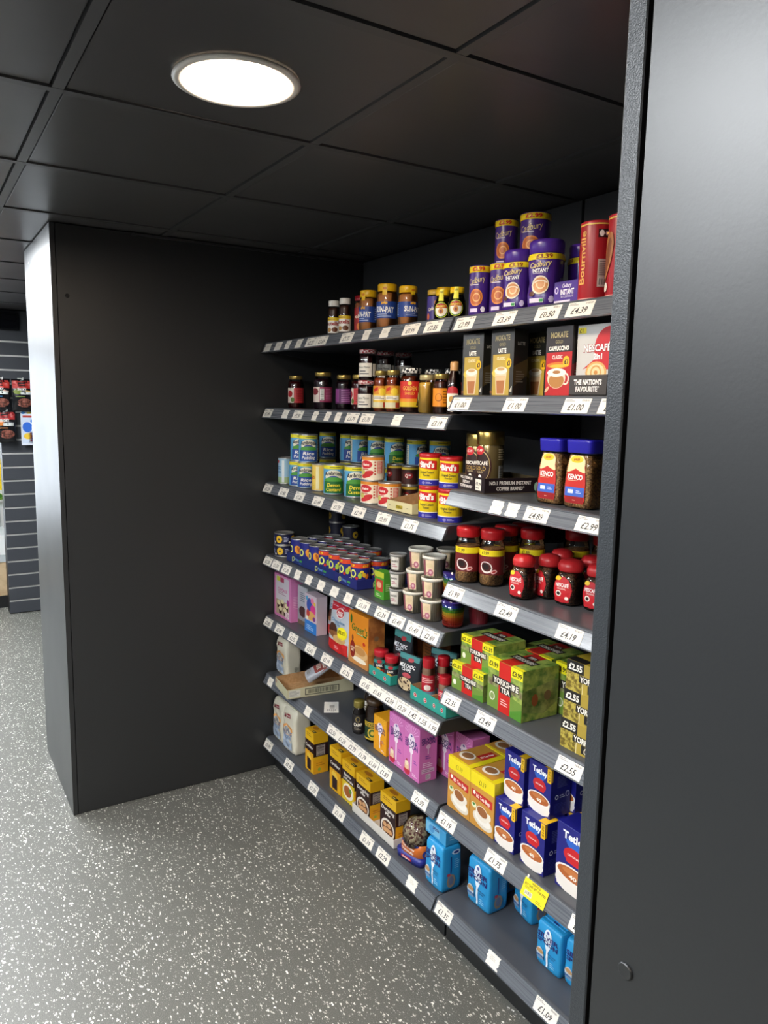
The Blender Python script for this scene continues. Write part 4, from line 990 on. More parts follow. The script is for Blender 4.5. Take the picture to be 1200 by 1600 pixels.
def yorkshire(w, d, h, price, name='tea_carton', deep=False):
    b = MB(); green = noise_mat('tea_carton_green', '#4f7a2c', '#a8b85a', 45, .4, 0, lo=.35, hi=.65)
    card(b, w, d, h, green); Sx = flat_front(w, d, h); Sd = flat_side(w, d, h); T = flat_top(w, d, h)
    y = '#e4dc1e'; bh = min(.030, h*.27)
    b.cvx(Sx, [(-w/2, 0), (w/2, 0), (w/2, h*.35), (-w/2, h*.5)], '#6f8f3a')
    b.rect(Sx, -w*.5, h*.45, w*.5, h*.60, noise_mat('tea_carton_fields', '#6a5a46', '#9aa86a', 60, .4, 0, lo=.35, hi=.65))
    b.cvx(Sx, [(-w*.1, 0), (w*.5, 0), (w*.5, h*.24)], '#4f8a2a')
    b.rect(Sx, -w/2, h-bh, w/2, h, y); b.rect(Sx, -w*.17, 0, w*.17, h, '#c8221c')
    for c in (-w*.34, w*.34): b.txt(Sx, price, c, h-bh*.55, bh*.46, '#26240c', w=w*.27, bold=.03)
    s = h/.15 if deep else h/.085
    if deep:
        b.rect(Sx, -w*.36, h*.52, w*.42, h*.68, '#26201c'); b.txt(Sx, 'YORKSHIRE', w*.03, h*.60, h*.115, '#f6f2e6', w=w*.72, bold=.03)
        b.rect(Sx, -w*.13, h*.385, w*.2, h*.52, '#26201c'); b.txt(Sx, 'TEA', w*.03, h*.455, h*.105, '#f6f2e6', w=w*.26, bold=.03)
        b.lines(Sx, -w*.1, h*.14, w*.12, h*.28, 3, '#f0c8c0'); b.ell(Sx, -w*.35, h*.24, .012, .013, '#e8ead8'); b.ell(Sx, -w*.35, h*.24, .009, .010, '#8aa060')
    else:
        b.rect(Sx, -w*.24, h*.42, w*.30, h*.63, '#26201c'); b.txt(Sx, 'YORKSHIRE', w*.03, h*.53, h*.14, '#f6f2e6', w=w*.5, bold=.03)
        b.rect(Sx, -w*.08, h*.22, w*.16, h*.42, '#26201c'); b.txt(Sx, 'TEA', w*.04, h*.32, h*.14, '#f6f2e6', w=w*.2, bold=.03); b.ell(Sx, -w*.40, h*.25, .008, .009, '#e8ead8')
    b.cvx(Sd, [(-d/2, h*.2), (d*.1, h*.1), (d/2, h*.3), (d/2, h*.75), (-d/2, h*.6)], noise_mat('tea_carton_hills', '#3f5f24', '#98a45a', 30, .4, 0, lo=.35, hi=.65))
    b.ell(Sd, -d*.15, h*.4, d*.09, h*.12, '#8a4a22'); b.ell(Sd, d*.2, h*.45, d*.1, h*.1, '#6a5a3a')
    b.rect(T, -w/2, -d/2, w/2, -d/2+.012, y); b.rect(T, -w*.17, -d/2, w*.17, d/2, '#b8241e'); b.rect(T, w*.17, -d/2+.012, w/2, d/2, green)
    b.rect(T, -w*.3, -d*.12, w*.34, d*.14, '#26201c'); b.txt(T, 'YORKSHIRE', w*.02, .0, d*.15, '#efe9d8', w=w*.56, bold=.02); b.rect(T, -w*.1, d*.15, w*.16, d*.32, '#26201c'); b.txt(T, 'TEA', w*.03, d*.24, d*.11, '#efe9d8', w=w*.2, bold=.02)
    return b.build(name)
@kind
def small_tea_carton(): return yorkshire(.150, .125, .085, '£2.35')
@kind
def large_tea_carton(): return yorkshire(.152, .13, .146, '£3.99', deep=True)
@kind
def gold_tea_carton():
    w, d, h = .150, .12, .078; b = MB(); gold = mat('#a8923a', .35); card(b, w, d, h, gold); Sx = flat_front(w, d, h); T = flat_top(w, d, h)
    b.rect(Sx, -w/2, 0, -w*.14, h*.62, noise_mat('gold_print', '#6a5a1e', '#b8a84a', 110, .4, 0, lo=.42, hi=.58)); b.rect(Sx, -w*.14, 0, -w*.125, h, '#d9cfa0'); b.rect(Sx, -w*.125, 0, w*.5, h*.5, '#b09a3e')
    b.rect(Sx, -w/2, h*.62, -w*.12, h, '#1c1b18'); b.txt(Sx, '£2.55', -w*.31, h*.80, .016, '#f3f0e4', w=w*.30, bold=.04)
    b.rect(Sx, -w*.22, h*.37, w*.44, h*.60, '#1c1b18'); b.txt(Sx, 'YORKSHIRE', w*.11, h*.485, .0145, '#f6f2e6', w=w*.62, bold=.03); b.rect(Sx, -w*.02, h*.08, w*.44, h*.36, '#1c1b18'); b.txt(Sx, 'Gold', w*.18, h*.22, .018, '#efe6c8', w=w*.28, shear=.35)
    b.rect(T, -w/2, -d/2, w/2, d/2, '#b8a030'); b.rect(T, -w/2, -d/2, -w*.1, -d/2+.03, '#1c1b18')
    return b.build('gold_tea_carton')
@kind
def tea_bag_carton():
    w, d, h = .112, .14, .160; b = MB(); card(b, w, d, h, mat('#c8903c', .4)); Sx = flat_front(w, d, h); T = flat_top(w, d, h); Sd = flat_side(w, d, h)
    b.rect(Sx, -w/2, h-.038, w/2, h, '#ead61a'); b.txt(Sx, '£1.19', 0, h-.022, .014, '#4a4010', w=.032, bold=.0)
    b.rect(Sd, -d/2, h-.032, d/2, h, '#e2cd1a')
    b.cvx(Sx, [(-.048, h-.052), (.048, h-.056), (.048, h-.080), (-.048, h-.072)], '#bf2420'); b.txt(Sx, '80 Tea Bags', .006, h-.066, .011, '#f6eee4', w=.066, bold=.02, rot=-.04); b.ell(Sx, -.036, h-.060, .006, .006, '#f6eee4')
    b.ell(Sx, -.036, h-.098, .012, .008, '#dfe4c0'); b.ell(Sx, -.037, h-.095, .006, .004, '#3f8a3a')
    b.ell(Sx, .006, .030, .046, .021, '#ded6c6', rot=-.15); b.ell(Sx, .006, .034, .038, .016, '#f1ece2', rot=-.15); b.ell(Sx, .004, .050, .030, .022, '#ebe3d4', rot=-.1); b.ell(Sx, .034, .052, .010, .011, '#ebe3d4'); b.ell(Sx, .004, .056, .024, .014, '#9a5f34', rot=-.1)
    b.rect(T, -w/2, -d/2, w/2, -d/2+.008, '#ead61a'); b.rect(T, w/2-.022, -d/2, w/2, d/2, '#e3d01c'); b.ell(T, -.018, -.025, .030, .024, '#efe8dc'); b.ell(T, -.018, -.023, .022, .017, '#9a6a40'); b.cvx(T, [(.0, -.005), (.032, -.005), (.032, .055), (.0, .055)], '#bf2420'); b.txt(T, '80 Tea Bags', .016, .025, .010, '#f6eee4', w=.05, rot=pi/2)
    return b.build('tea_bag_carton')
def tetley(w, d, h, name):
    b = MB(); blue = mat('#1b1d7c', .35); card(b, w, d, h, blue); Sx = flat_front(w, d, h); Sd = flat_side(w, d, h); T = flat_top(w, d, h)
    s = w/.085
    b.ell(Sx, 0, h*.80, w*.24, h*.13, '#2b62c4'); b.rect(Sx, -w*.3, h*.80, w*.3, h*.95, '#1b1d7c')
    b.txt(Sx, 'Tetley', 0, h*.86, h*.115, '#fafafa', w=w*.66, bold=.035, rot=-.0)
    b.ell(Sx, 0, h*.58, w*.29, h*.125, '#c81f26'); b.cvx(Sx, [(-w*.27, h*.62), (w*.27, h*.62), (w*.20, h*.46), (-w*.20, h*.46)], '#c81f26'); b.txt(Sx, 'ORIGINAL', 0, h*.585, h*.030, '#f6e8e4', w=w*.36)
    b.ell(Sx, 0, h*.14, w*.495, h*.135, '#efe9e2'); b.cvx(Sx, [(-w*.495, h*.30), (w*.495, h*.30), (w*.44, h*.05), (w*.2, 0), (-w*.2, 0), (-w*.44, h*.05)], '#efe9e2')
    b.ell(Sx, 0, h*.30, w*.495, h*.125, '#f4efe8'); b.ell(Sx, 0, h*.30, w*.44, h*.10, '#b4622e'); b.ell(Sx, 0, h*.33, w*.30, h*.05, '#c87a42'); b.txt(Sx, '40', 0, h*.27, h*.06, '#f6efe4', w=w*.22, bold=.04)
    b.rect(Sx, w*.33, h*.72, w*.5, h, '#e8b81c'); b.txt(Sx, '£1.75', w*.415, h*.86, h*.045, '#3a2a10', w=h*.2, rot=pi/2)
    b.rect(Sd, -d/2, h*.75, -d/2+.006, h, '#e8b81c'); b.rect(T, w*.2, -d/2, w*.5, -d/2+d*.6, '#e8b81c'); b.lines(Sd, -d*.2, h*.6, d*.35, h*.84, 8, '#5a62b0'); b.ell(Sd, -d*.2, h*.42, .006, .006, '#e6e8f4'); b.ell(Sd, -d*.2, h*.42, .004, .004, '#1b1d7c'); b.lines(Sd, -d*.05, h*.38, d*.22, h*.46, 2, '#c3c8e6'); b.lines(Sd, -d*.3, h*.1, d*.3, h*.3, 7, '#3c44a0'); b.ell(Sd, d*.33, h*.44, .007, .008, '#c3c8e6'); b.ell(Sd, d*.33, h*.44, .005, .006, '#1b1d7c')
    return b.build(name)
@kind
def blue_tea_carton(): return tetley(.084, .075, .134, 'blue_tea_carton')
@kind
def large_blue_tea_carton(): return tetley(.124, .075, .165, 'large_blue_tea_carton')
# ---- sugar, flour, baking
def bagbody(w, d, h, wr=.0008, neck=.0, n=5): 
    return Loft([(0, w*.46, d*.44, n), (.008, w*.495, d*.49, n), (h*.3, w*.51, d*.52, n), (h*.7, w*.50, d*.51, n), (h*.93, w*.49, d*.48, n), (h-.004, w*.47, d*.42, n), (h, w*.45, d*.38, n)], wr)
def spoonprint(b, Sx, w, h, top=.0, ink='#241a6a', low=None, ovc='#eaf3fa'):
    b.ell(Sx, 0, h*.74, w*.17, h*.20, ovc); b.rect(Sx, -w*.035, h*.08, w*.035, h*.6, ovc); b.ell(Sx, 0, h*.55, w*.10, h*.09, ovc)
    b.ell(Sx, 0, h*.865, w*.06, h*.035, '#5a62a8')
    b.txt(Sx, 'SILVER', 0, h*.745, h*.095, ink, w=w*.82, bold=.03); b.txt(Sx, 'SPOON', 0, h*.625, h*.095, ink, w=w*.80, bold=.03)
@kind
def blue_sugar_bag():
    o = empty('sugar_bag'); w, d, h = .094, .070, .142; L = bagbody(w, d, h, .0007, n=9)
    zs = [0, .004, .008, .02, .04, .06, .08, .1, .115, .13, .136, h]
    b = MB(); blue = mat('#2a9ad6', .35, bump=.35, bscale=60); b.loft(L, blue, 40, zs=zs)
    Sx = Sf(L.front, .05, 7); Sd = Sf(L.side, .05, 7)
    spoonprint(b, Sx, w, h)
    b.ell(Sx, -w*.28, h*.30, w*.17, h*.12, '#c8d3da'); b.ell(Sx, -w*.28, h*.34, w*.16, h*.045, '#b58a5a'); b.rect(Sx, -w*.43, h*.18, -w*.13, h*.25, '#3a68a8'); b.ell(Sx, -w*.28, h*.18, w*.15, h*.035, '#7a98b8')
    b.txt(Sx, 'GRANULATED', w*.2, h*.42, h*.035, '#1e3f7a', w=w*.34); b.txt(Sx, 'SUGAR', w*.2, h*.36, h*.035, '#1e3f7a', w=w*.2); b.lines(Sx, w*.1, h*.12, w*.32, h*.26, 3, '#9fd6f0')
    b.rect(Sd, -d*.1, h*.42, -d*.04, h*.78, '#1e3f8a'); b.ell(Sd, -d*.05, h*.24, d*.22, h*.15, '#9a8a78'); b.ell(Sd, -d*.05, h*.25, d*.14, h*.1, '#6b7a98'); b.ell(Sd, d*.18, h*.86, d*.22, h*.05, '#d8ecf6'); b.ell(Sd, d*.18, h*.86, d*.14, h*.028, '#2a3a8a'); b.rect(Sd, -d*.25, h*.36, -d*.1, h*.42, '#c04050'); b.lines(Sd, d*.1, h*.5, d*.35, h*.72, 5, '#8fd0ee')
    part(b, 'bag', o)
    b = MB(); b.box(-w*.43, w*.43, -.012, .018, h-.001, h+.0025, blue, ch=.001); b.box(-w*.43, w*.43, -.002, .002, h+.002, h+.005, blue); b.rect(flat_top(0, 0, h+.0025), -.008, -.011, .012, -.004, '#1e3f8a'); part(b, 'folded_top', o)
    return o
def sscarton(w, d, h, colr, name, pic):
    b = MB(); card(b, w, d, h, mat(colr, .4)); Sx = flat_front(w, d, h); Sd = flat_side(w, d, h)
    rays = '#e9a8d8' if name.startswith('pink') else '#f2bf3a'
    for k in range(9):
        a = pi*(.12+.76*k/8); b.cvx(Sx, [(0, h*.80), (w*.46*cos(a-.04), min(h*.99, h*.8+h*.22*sin(a-.04))), (w*.46*cos(a+.04), min(h*.99, h*.8+h*.22*sin(a+.04)))], rays); b.L -= INC
    b.ell(Sx, 0, h*.70, w*.22, h*.14, '#f0e2ee'); b.rect(Sx, -w*.04, h*.12, w*.04, h*.55, '#f0e2ee'); b.ell(Sx, 0, h*.52, w*.12, h*.06, '#f0e2ee'); b.ell(Sx, 0, h*.80, w*.06, h*.022, '#5a4a98')
    b.txt(Sx, 'SILVER', 0, h*.685, h*.075, '#2a1a6a', w=w*.82, bold=.03); b.txt(Sx, 'SPOON', 0, h*.60, h*.075, '#2a1a6a', w=w*.80, bold=.03)
    if pic == 'cake': b.ell(Sx, -w*.26, h*.10, w*.2, h*.08, '#c02a44'); b.rect(Sx, -w*.40, h*.12, -w*.14, h*.22, '#e8c8a0'); b.ell(Sx, -w*.27, h*.24, w*.12, h*.045, '#f2e2c0'); b.ell(Sx, -w*.27, h*.30, w*.05, h*.022, '#a81c34')
    else: b.cvx(Sx, [(w*.02, h*.22), (w*.2, h*.2), (w*.18, h*.34), (w*.03, h*.34)], '#d87a1a')
    b.lines(Sx, w*.14, h*.30, w*.38, h*.38, 2, '#7a3a98'); b.lines(Sx, w*.08, h*.06, w*.4, h*.12, 2, '#f4dcec')
    b.txt(Sd, 'SILVER', 0, h*.80, h*.060, '#2a1a6a', w=d*.78, bold=.03); b.txt(Sd, 'SPOON', 0, h*.735, h*.060, '#2a1a6a', w=d*.76, bold=.03)
    b.ell(Sd, 0, h*.66, d*.13, h*.04, '#e8c2dc'); b.rect(Sd, -d*.03, h*.52, d*.03, h*.66, '#e8c2dc'); b.lines(Sd, -d*.16, h*.42, d*.16, h*.5, 2, '#6a3a98'); b.lines(Sd, -d*.3, h*.27, d*.3, h*.37, 3, '#f0d6ea'); b.rect(Sd, -d*.36, h*.17, d*.36, h*.25, '#d8bcd0'); b.lines(Sd, -d*.34, h*.18, d*.34, h*.24, 2, '#9a6a90'); b.rect(Sd, -d*.12, h*.04, d*.16, h*.14, '#d8ccd4'); b.lines(Sd, -d*.1, h*.05, d*.14, h*.13, 4, '#777')
    return b.build(name)
@kind
def pink_sugar_carton(): return sscarton(.094, .072, .182, '#cf72b4', 'pink_sugar_carton', 'cake')
@kind
def yellow_sugar_carton():
    return sscarton(.075, .06, .128, '#e8a21c', 'yellow_sugar_carton', 'x')
@kind
def flour_bag():
    o = empty('flour_bag'); w, d, h = .118, .075, .182; L = bagbody(w, d, h, .0014, n=7)
    b = MB(); m = mat('#d8d3c0', .55, bump=.6, bscale=45); b.loft(L, m, 44, zs=[0, .004, .008, .02, .04, .06, .08, .1, .12, .14, .16, .175, h]); Sx = Sf(L.front, .05, 6); Sd = Sf(L.side, .05, 6)
    b.rect(Sx, -w*.40, .012, w*.25, h*.40, '#a9b8cc'); b.ell(Sx, -w*.05, h*.52, w*.34, h*.13, '#e0a05a'); b.ell(Sx, -w*.05, h*.50, w*.26, h*.10, '#d8d3c0')
    b.txt(Sx, 'RAISING', -w*.05, h*.46, .017, '#5b76a0', w=w*.66, bold=.03); b.txt(Sx, 'FLOUR', -w*.05, h*.345, .015, '#5b76a0', w=w*.48, bold=.02); b.txt(Sx, 'SELF', -w*.05, h*.555, .011, '#5b76a0', w=w*.26, bold=.03)
    b.rect(Sx, -w*.10, h*.80, w*.12, h*.90, '#8e2030'); b.txt(Sx, 'SPAR', .001, h*.85, .008, '#f0e0d8', w=w*.18); b.rect(Sx, -w*.30, h*.78, -w*.18, h*.88, '#7a1a28')
    b.lines(Sx, -w*.25, h*.10, w*.15, h*.24, 4, '#8a9ab4'); b.rect(Sd, d*.0, h*.13, d*.3, h*.27, '#b9b6a4'); b.lines(Sd, d*.02, h*.14, d*.28, h*.26, 5, '#77756a')
    part(b, 'bag', o)
    b = MB(); b.box(-w*.42, w*.42, -.02, .024, h-.001, h+.003, m, ch=.001); b.box(-w*.4, w*.4, -.003, .006, h+.002, h+.010, m, ch=.001); part(b, 'folded_top', o)
    return o
def pouch(name, w, d, h, body, printfn, wr=.0009):
    L = Loft([(0, w*.46, d*.42, 4), (.006, w*.49, d*.5, 3.5), (h*.3, w*.5, d*.5, 3), (h*.65, w*.49, d*.36, 2.6), (h*.9, w*.49, d*.10, 2.4), (h*.93, w*.5, d*.04, 2.2), (h, w*.5, d*.03, 2.2)], wr)
    b = MB(); b.loft(L, body, 44, zs=[0, .003, .006]+[h*k/12 for k in range(1, 12)]+[h*.93, h]); printfn(b, Sf(L.front, .05, 7), w, h)
    return b.build(name)
@kind
def frosting_pouch():
    def f(b, Sx, w, h):
        b.rect(Sx, -w*.44, h*.01, w*.44, h*.24, '#c02222'); b.rect(Sx, -w*.42, h*.90, w*.42, h*.98, '#9fb6c8'); b.cvx(Sx, [(-w*.42, h*.80), (w*.42, h*.90), (w*.42, h*.98), (-w*.42, h*.98)], '#b51c2c')
        b.ell(Sx, w*.02, h*.80, w*.19, h*.095, '#f0e6e2'); b.ell(Sx, w*.02, h*.80, w*.165, h*.082, '#bf1c2c'); b.txt(Sx, 'Betty', w*.02, h*.82, .011, '#fbf5f0', w=w*.2, shear=.25); b.txt(Sx, 'Crocker', w*.02, h*.775, .011, '#fbf5f0', w=w*.24, shear=.25)
        b.txt(Sx, 'Chocolate', 0, h*.645, .012, '#5a8ab0', w=w*.62); b.txt(Sx, 'Chip', 0, h*.585, .010, '#5a8ab0', w=w*.24)
        b.ell(Sx, -w*.20, h*.46, w*.20, h*.12, '#4a2a1c'); b.ell(Sx, -w*.1, h*.36, w*.28, h*.07, '#8a5a34'); b.ell(Sx, w*.12, h*.30, w*.26, h*.08, '#c9a46a'); b.ell(Sx, w*.22, h*.44, w*.21, h*.12, '#e8dc1e'); b.txt(Sx, '£2.25', w*.22, h*.46, .013, '#4a4010', w=w*.26, bold=.02)
        b.ell(Sx, 0, h*.12, w*.12, h*.05, '#d8404a'); b.lines(Sx, -w*.08, h*.09, w*.1, h*.15, 2, '#f0c8c0')
    return pouch('baking_mix_pouch', .150, .055, .190, mat('#b9bfc6', .3, bump=.3, bscale=50), f)
def bx(name, w, d, h, base, fn, fd=None, ft=None, r=.4):
    b = MB(); card(b, w, d, h, mat(base, r) if isinstance(base, str) else base); fn(b, flat_front(w, d, h), w, h)
    if fd: fd(b, flat_side(w, d, h), d, h)
    if ft: ft(b, flat_top(w, d, h), w, d)
    return b.build(name)
@kind
def pink_cake_carton():
    def f(b, Sx, w, h):
        b.rect(Sx, -w*.40, h*.06, w*.40, h*.96, '#c9c4cc'); b.rect(Sx, -w*.40, h*.06, w*.40, h*.40, '#b8a08a'); b.rect(Sx, -w*.34, h*.84, -w*.14, h*.95, '#c8cc3a'); b.rect(Sx, -w*.12, h*.84, w*.1, h*.95, '#a83a5a'); b.txt(Sx, 'CUPCAKE', 0, h*.66, .013, '#c04a8a', w=w*.55); b.lines(Sx, -w*.25, h*.54, w*.25, h*.62, 2, '#a8708a')
        for cx, cy in ((-.04, .30), (0, .36), (.045, .30), (-.02, .18), (.03, .18)): b.cvx(Sx, [(cx-.013, h*cy-.018), (cx+.013, h*cy-.018), (cx+.018, h*cy+.004), (cx-.018, h*cy+.004)], '#3a2018'); b.ell(Sx, cx, h*cy+.006, .018, .010, '#ded6a8')
        b.rect(Sx, w*.18, h*.05, w*.42, h*.20, '#e6d6da'); b.ell(Sx, w*.34, h*.42, .012, .014, '#a03a8a'); b.lines(Sx, w*.2, h*.06, w*.4, h*.19, 4, '#b08a98')
    return bx('cake_mix_carton', .178, .060, .188, '#cf7ab0', f, lambda b, Sx, w, h: b.lines(Sx, -w*.3, h*.3, w*.3, h*.6, 8, '#e2a6c8'))
@kind
def grey_cake_carton():
    def f(b, Sx, w, h): b.rect(Sx, -w*.45, h*.4, w*.45, h*.98, '#a9aeb4'); b.ell(Sx, 0, h*.35, w*.36, h*.14, '#3a2820'); b.lines(Sx, -w*.3, h*.6, w*.3, h*.85, 5, '#4a5a6a'); b.rect(Sx, -w*.45, .0, w*.45, h*.12, '#6a5a4a')
    return bx('cake_mix_carton', .10, .05, .176, '#8a9096', f)
@kind
def bright_cake_carton():
    def f(b, Sx, w, h):
        b.rect(Sx, -w*.5, 0, w*.5, h*.30, '#2f78c8'); b.ell(Sx, -w*.1, h*.72, w*.25, h*.18, '#3a56a8'); b.ell(Sx, w*.2, h*.62, w*.22, h*.14, '#d8408a'); b.ell(Sx, w*.02, h*.45, w*.4, h*.12, '#d9a860'); b.ell(Sx, -w*.22, h*.5, w*.14, h*.09, '#b83a3a'); b.ell(Sx, w*.15, h*.85, w*.14, h*.08, '#e07a9a'); b.lines(Sx, -w*.35, h*.06, w*.3, h*.2, 3, '#bcd6f2'); b.ell(Sx, -w*.32, h*.88, w*.1, h*.06, '#4aa0c8'); b.ell(Sx, w*.34, h*.8, w*.08, h*.05, '#e8c23a'); b.ell(Sx, w*.3, h*.40, w*.12, h*.06, '#7a3a8a'); b.ell(Sx, -w*.3, h*.36, w*.1, h*.05, '#e0e0d0')
    return bx('cake_mix_carton', .10, .05, .166, '#c9b8c4', f)
@kind
def orange_pancake_carton():
    def f(b, Sx, w, h):
        b.cvx(Sx, [(-w*.5, 0), (w*.5, 0), (w*.5, h*.30), (w*.1, h*.42), (-w*.5, h*.30)], '#c98a4a'); b.ell(Sx, w*.06, h*.26, w*.42, h*.13, '#d9b07a'); b.ell(Sx, w*.1, h*.3, w*.28, h*.08, '#c08a4e'); b.ell(Sx, w*.05, h*.12, w*.38, h*.05, '#efe6d2')
        b.txt(Sx, "Green's", w*.06, h*.72, .026, '#2f6a24', w=w*.80, bold=.02, shear=.1); b.ell(Sx, -w*.36, h*.86, w*.05, h*.09, '#2f6a24'); b.rect(Sx, -w*.10, h*.605, w*.42, h*.635, '#2f6a24'); b.lines(Sx, -w*.08, h*.608, w*.4, h*.632, 1, '#cfe0b8')
        b.ell(Sx, -w*.28, h*.28, w*.13, h*.17, '#8a2418'); b.txt(Sx, 'BATTER', -w*.28, h*.31, .008, '#f0e0c0', w=w*.20); b.txt(Sx, 'MIX', -w*.28, h*.26, .009, '#f0e0c0', w=w*.12); b.ell(Sx, -w*.28, h*.50, w*.05, h*.06, '#8a4a24'); b.ell(Sx, w*.3, h*.47, w*.07, h*.035, '#c0301c')
    return bx('batter_mix_carton', .145, .07, .195, '#e08a24', f, lambda b, Sx, w, h: (b.rect(Sx, -w*.5, 0, w*.5, h, noise_mat('wood_print', '#9a5a28', '#c98240', 25, .45, 0)), b.ell(Sx, 0, h*.6, .010, .010, '#8a6a4a')))
@kind
def wood_print_carton():
    return bx('baking_carton', .075, .07, .19, noise_mat('wood_print_dark', '#6a3c1c', '#8f5a30', 25, .5, 0), lambda b, Sx, w, h: b.lines(Sx, -w*.3, h*.4, w*.3, h*.7, 5, '#4a2a14'))
@kind
def chocolate_chip_pouch():
    def f(b, Sx, w, h):
        b.rect(Sx, -w*.44, h*.84, w*.44, h*.98, '#3f8a8a'); b.ell(Sx, w*.10, h*.86, w*.13, h*.05, '#b52a34'); b.txt(Sx, 'MILK CHOC', 0, h*.70, .013, '#e4e6ea', w=w*.66, bold=.03); b.txt(Sx, 'CHIPS', 0, h*.60, .012, '#e4e6ea', w=w*.40, bold=.03); b.ell(Sx, w*.05, h*.46, w*.2, h*.06, '#a8404a')
        b.ell(Sx, 0, h*.22, w*.32, h*.17, '#c4b08c')
        rd = random.Random(3)
        for k in range(14): b.ell(Sx, rd.uniform(-.26, .26)*w, h*(.22+rd.uniform(-.12, .12)), .005, .004, '#3a2016', 8, rot=rd.uniform(0, 3)); b.L -= INC
    return pouch('chocolate_chip_pouch', .118, .05, .15, mat('#24282e', .25, bump=.3, bscale=40), f)
@kind
def cupcake_tub_small():
    return casetub('baking_case_tub', .029, .057, '#9a9a98', '#e4e0d6', '#d8d4cc', '#222')
def casetub(name, r, h, lidc, body, label, ink):
    o = empty(name)
    b = MB(); b.lathe([(r*.82, .001), (r*.97, h*.86)], mat(body, .6), 96, fn=lambda q, z, a: q*(1+.028*cos(32*a)), smooth=False); part(b, 'paper_cases', o)
    b = MB(); b.lathe([(r*.84, 0), (r*.86, .0005), (r, h*.88)], PLASTIC, 32, cap=False); part(b, 'clear_tub', o)
    b = MB(); b.lathe([(r*1.0, h*.86), (r*1.05, h*.87), (r*1.05, h*.97), (r*1.02, h*.99), (r*.95, h*.985), (r*.93, h*.96), (.0001, h*.96)], mat(lidc, .35), 36, cap=False); part(b, 'lid', o)
    b = MB(); Sx = coneS(lambda v: r*(.85+.15*v/(h*.88))+.0006, r); b.rect(Sx, -r*1.0, h*.12, r*.05, h*.84, label)
    if ink == '#222': b.txt(Sx, 'BAKERS', -r*.5, h*.62, .006, '#333', w=r*.8); b.lines(Sx, -r*.85, h*.25, -r*.1, h*.48, 2, '#b06a7a')
    else: b.rect(Sx, -r*1.0, h*.12, -r*.72, h*.84, '#8a4a54'); b.ell(Sx, -r*.25, h*.28, r*.26, h*.15, '#b86a80'); b.ell(Sx, -r*.35, h*.6, r*.3, h*.12, '#ddc9a0'); b.ell(Sx, -r*.25, h*.29, r*.13, h*.07, '#e0b8c0'); b.lines(Sx, -r*.7, h*.16, -r*.2, h*.3, 2, '#9a5a64')
    part(b, 'label', o)
    return o
@kind
def cupcake_tub(): return casetub('baking_case_tub', .038, .070, '#ece7da', '#f0ead6', '#e6cfae', '#a03a5a')
@kind
def rainbow_case_tub():
    o = empty('rainbow_case_tub'); r, h = .036, .088
    cols = ['#b8281c', '#c4341e', '#d0481e', '#dc6a1e', '#e09a1e', '#c9b41e', '#5a9a2a', '#2f7a4a', '#3a4ab0', '#4a3a9a']
    b = MB()
    for k, c in enumerate(cols):
        z = .002+.0078*k; b.lathe([(r*(.80+.015*k), z), (r*(.90+.014*k), z+.0085)], mat(c, .5), 96, fn=lambda q, z_, a: q*(1+.02*cos(34*a)), smooth=False, cap=(k in (0, 9)))
    part(b, 'paper_cases', o)
    b = MB(); b.lathe([(r*.84, 0), (r*.86, .0005), (r*1.05, h), (r*.9, h+.001), (.0001, h+.001)], PLASTIC, 36, cap=False); part(b, 'clear_tub', o)
    return o
@kind
def dark_pink_tub():
    o = empty('dark_pink_tub'); r, h = .036, .062
    b = MB(); b.lathe([(r*.8, 0), (r, h)], mat('#7a2430', .4), 72, fn=lambda q, z, a: q*(1+.015*cos(30*a)), smooth=False); part(b, 'paper_cases', o)
    return o
@kind
def green_sweetener_box():
    def f(b, Sx, w, h): b.rect(Sx, -w*.5, h*.8, w*.5, h, '#b9c23a'); b.rect(Sx, -w*.36, h*.28, w*.4, h*.72, '#b8402c'); b.ell(Sx, 0, h*.52, w*.25, h*.12, '#d9b08a'); b.lines(Sx, -w*.3, h*.08, w*.3, h*.2, 2, '#dfe8c0')
    return bx('green_carton', .062, .04, .098, '#4f9a34', f, lambda b, Sx, w, h: b.lines(Sx, -w*.3, h*.3, w*.3, h*.6, 4, '#a8d08a'))
def teal_tray(w, d, h, n):
    def f(b, Sx, w_, h_):
        for k in range(n): b.ell(Sx, -w_/2+w_*(k+.5)/n, h_*.45, .009, .008, '#e6dcd8', 14); b.ell(Sx, -w_/2+w_*(k+.5)/n, h_*.45, .0078, .0065, '#b52a34', 14); b.lines(Sx, -w_/2+w_*(k+.5)/n-.005, h_*.40, -w_/2+w_*(k+.5)/n+.005, h_*.5, 1, '#f2e6e2')
    return tray('teal_display_tray', w, d, h, h, h*1.25, '#2f9a8c', M_KRAFT, f, lambda b, Sx, w_, h_: (b.ell(Sx, 0, h_*.45, .009, .008, '#b52a34', 14)))
@kind
def teal_tray_a(): return teal_tray(.145, .13, .036, 2)
@kind
def teal_tray_b(): return teal_tray(.115, .12, .048, 2)
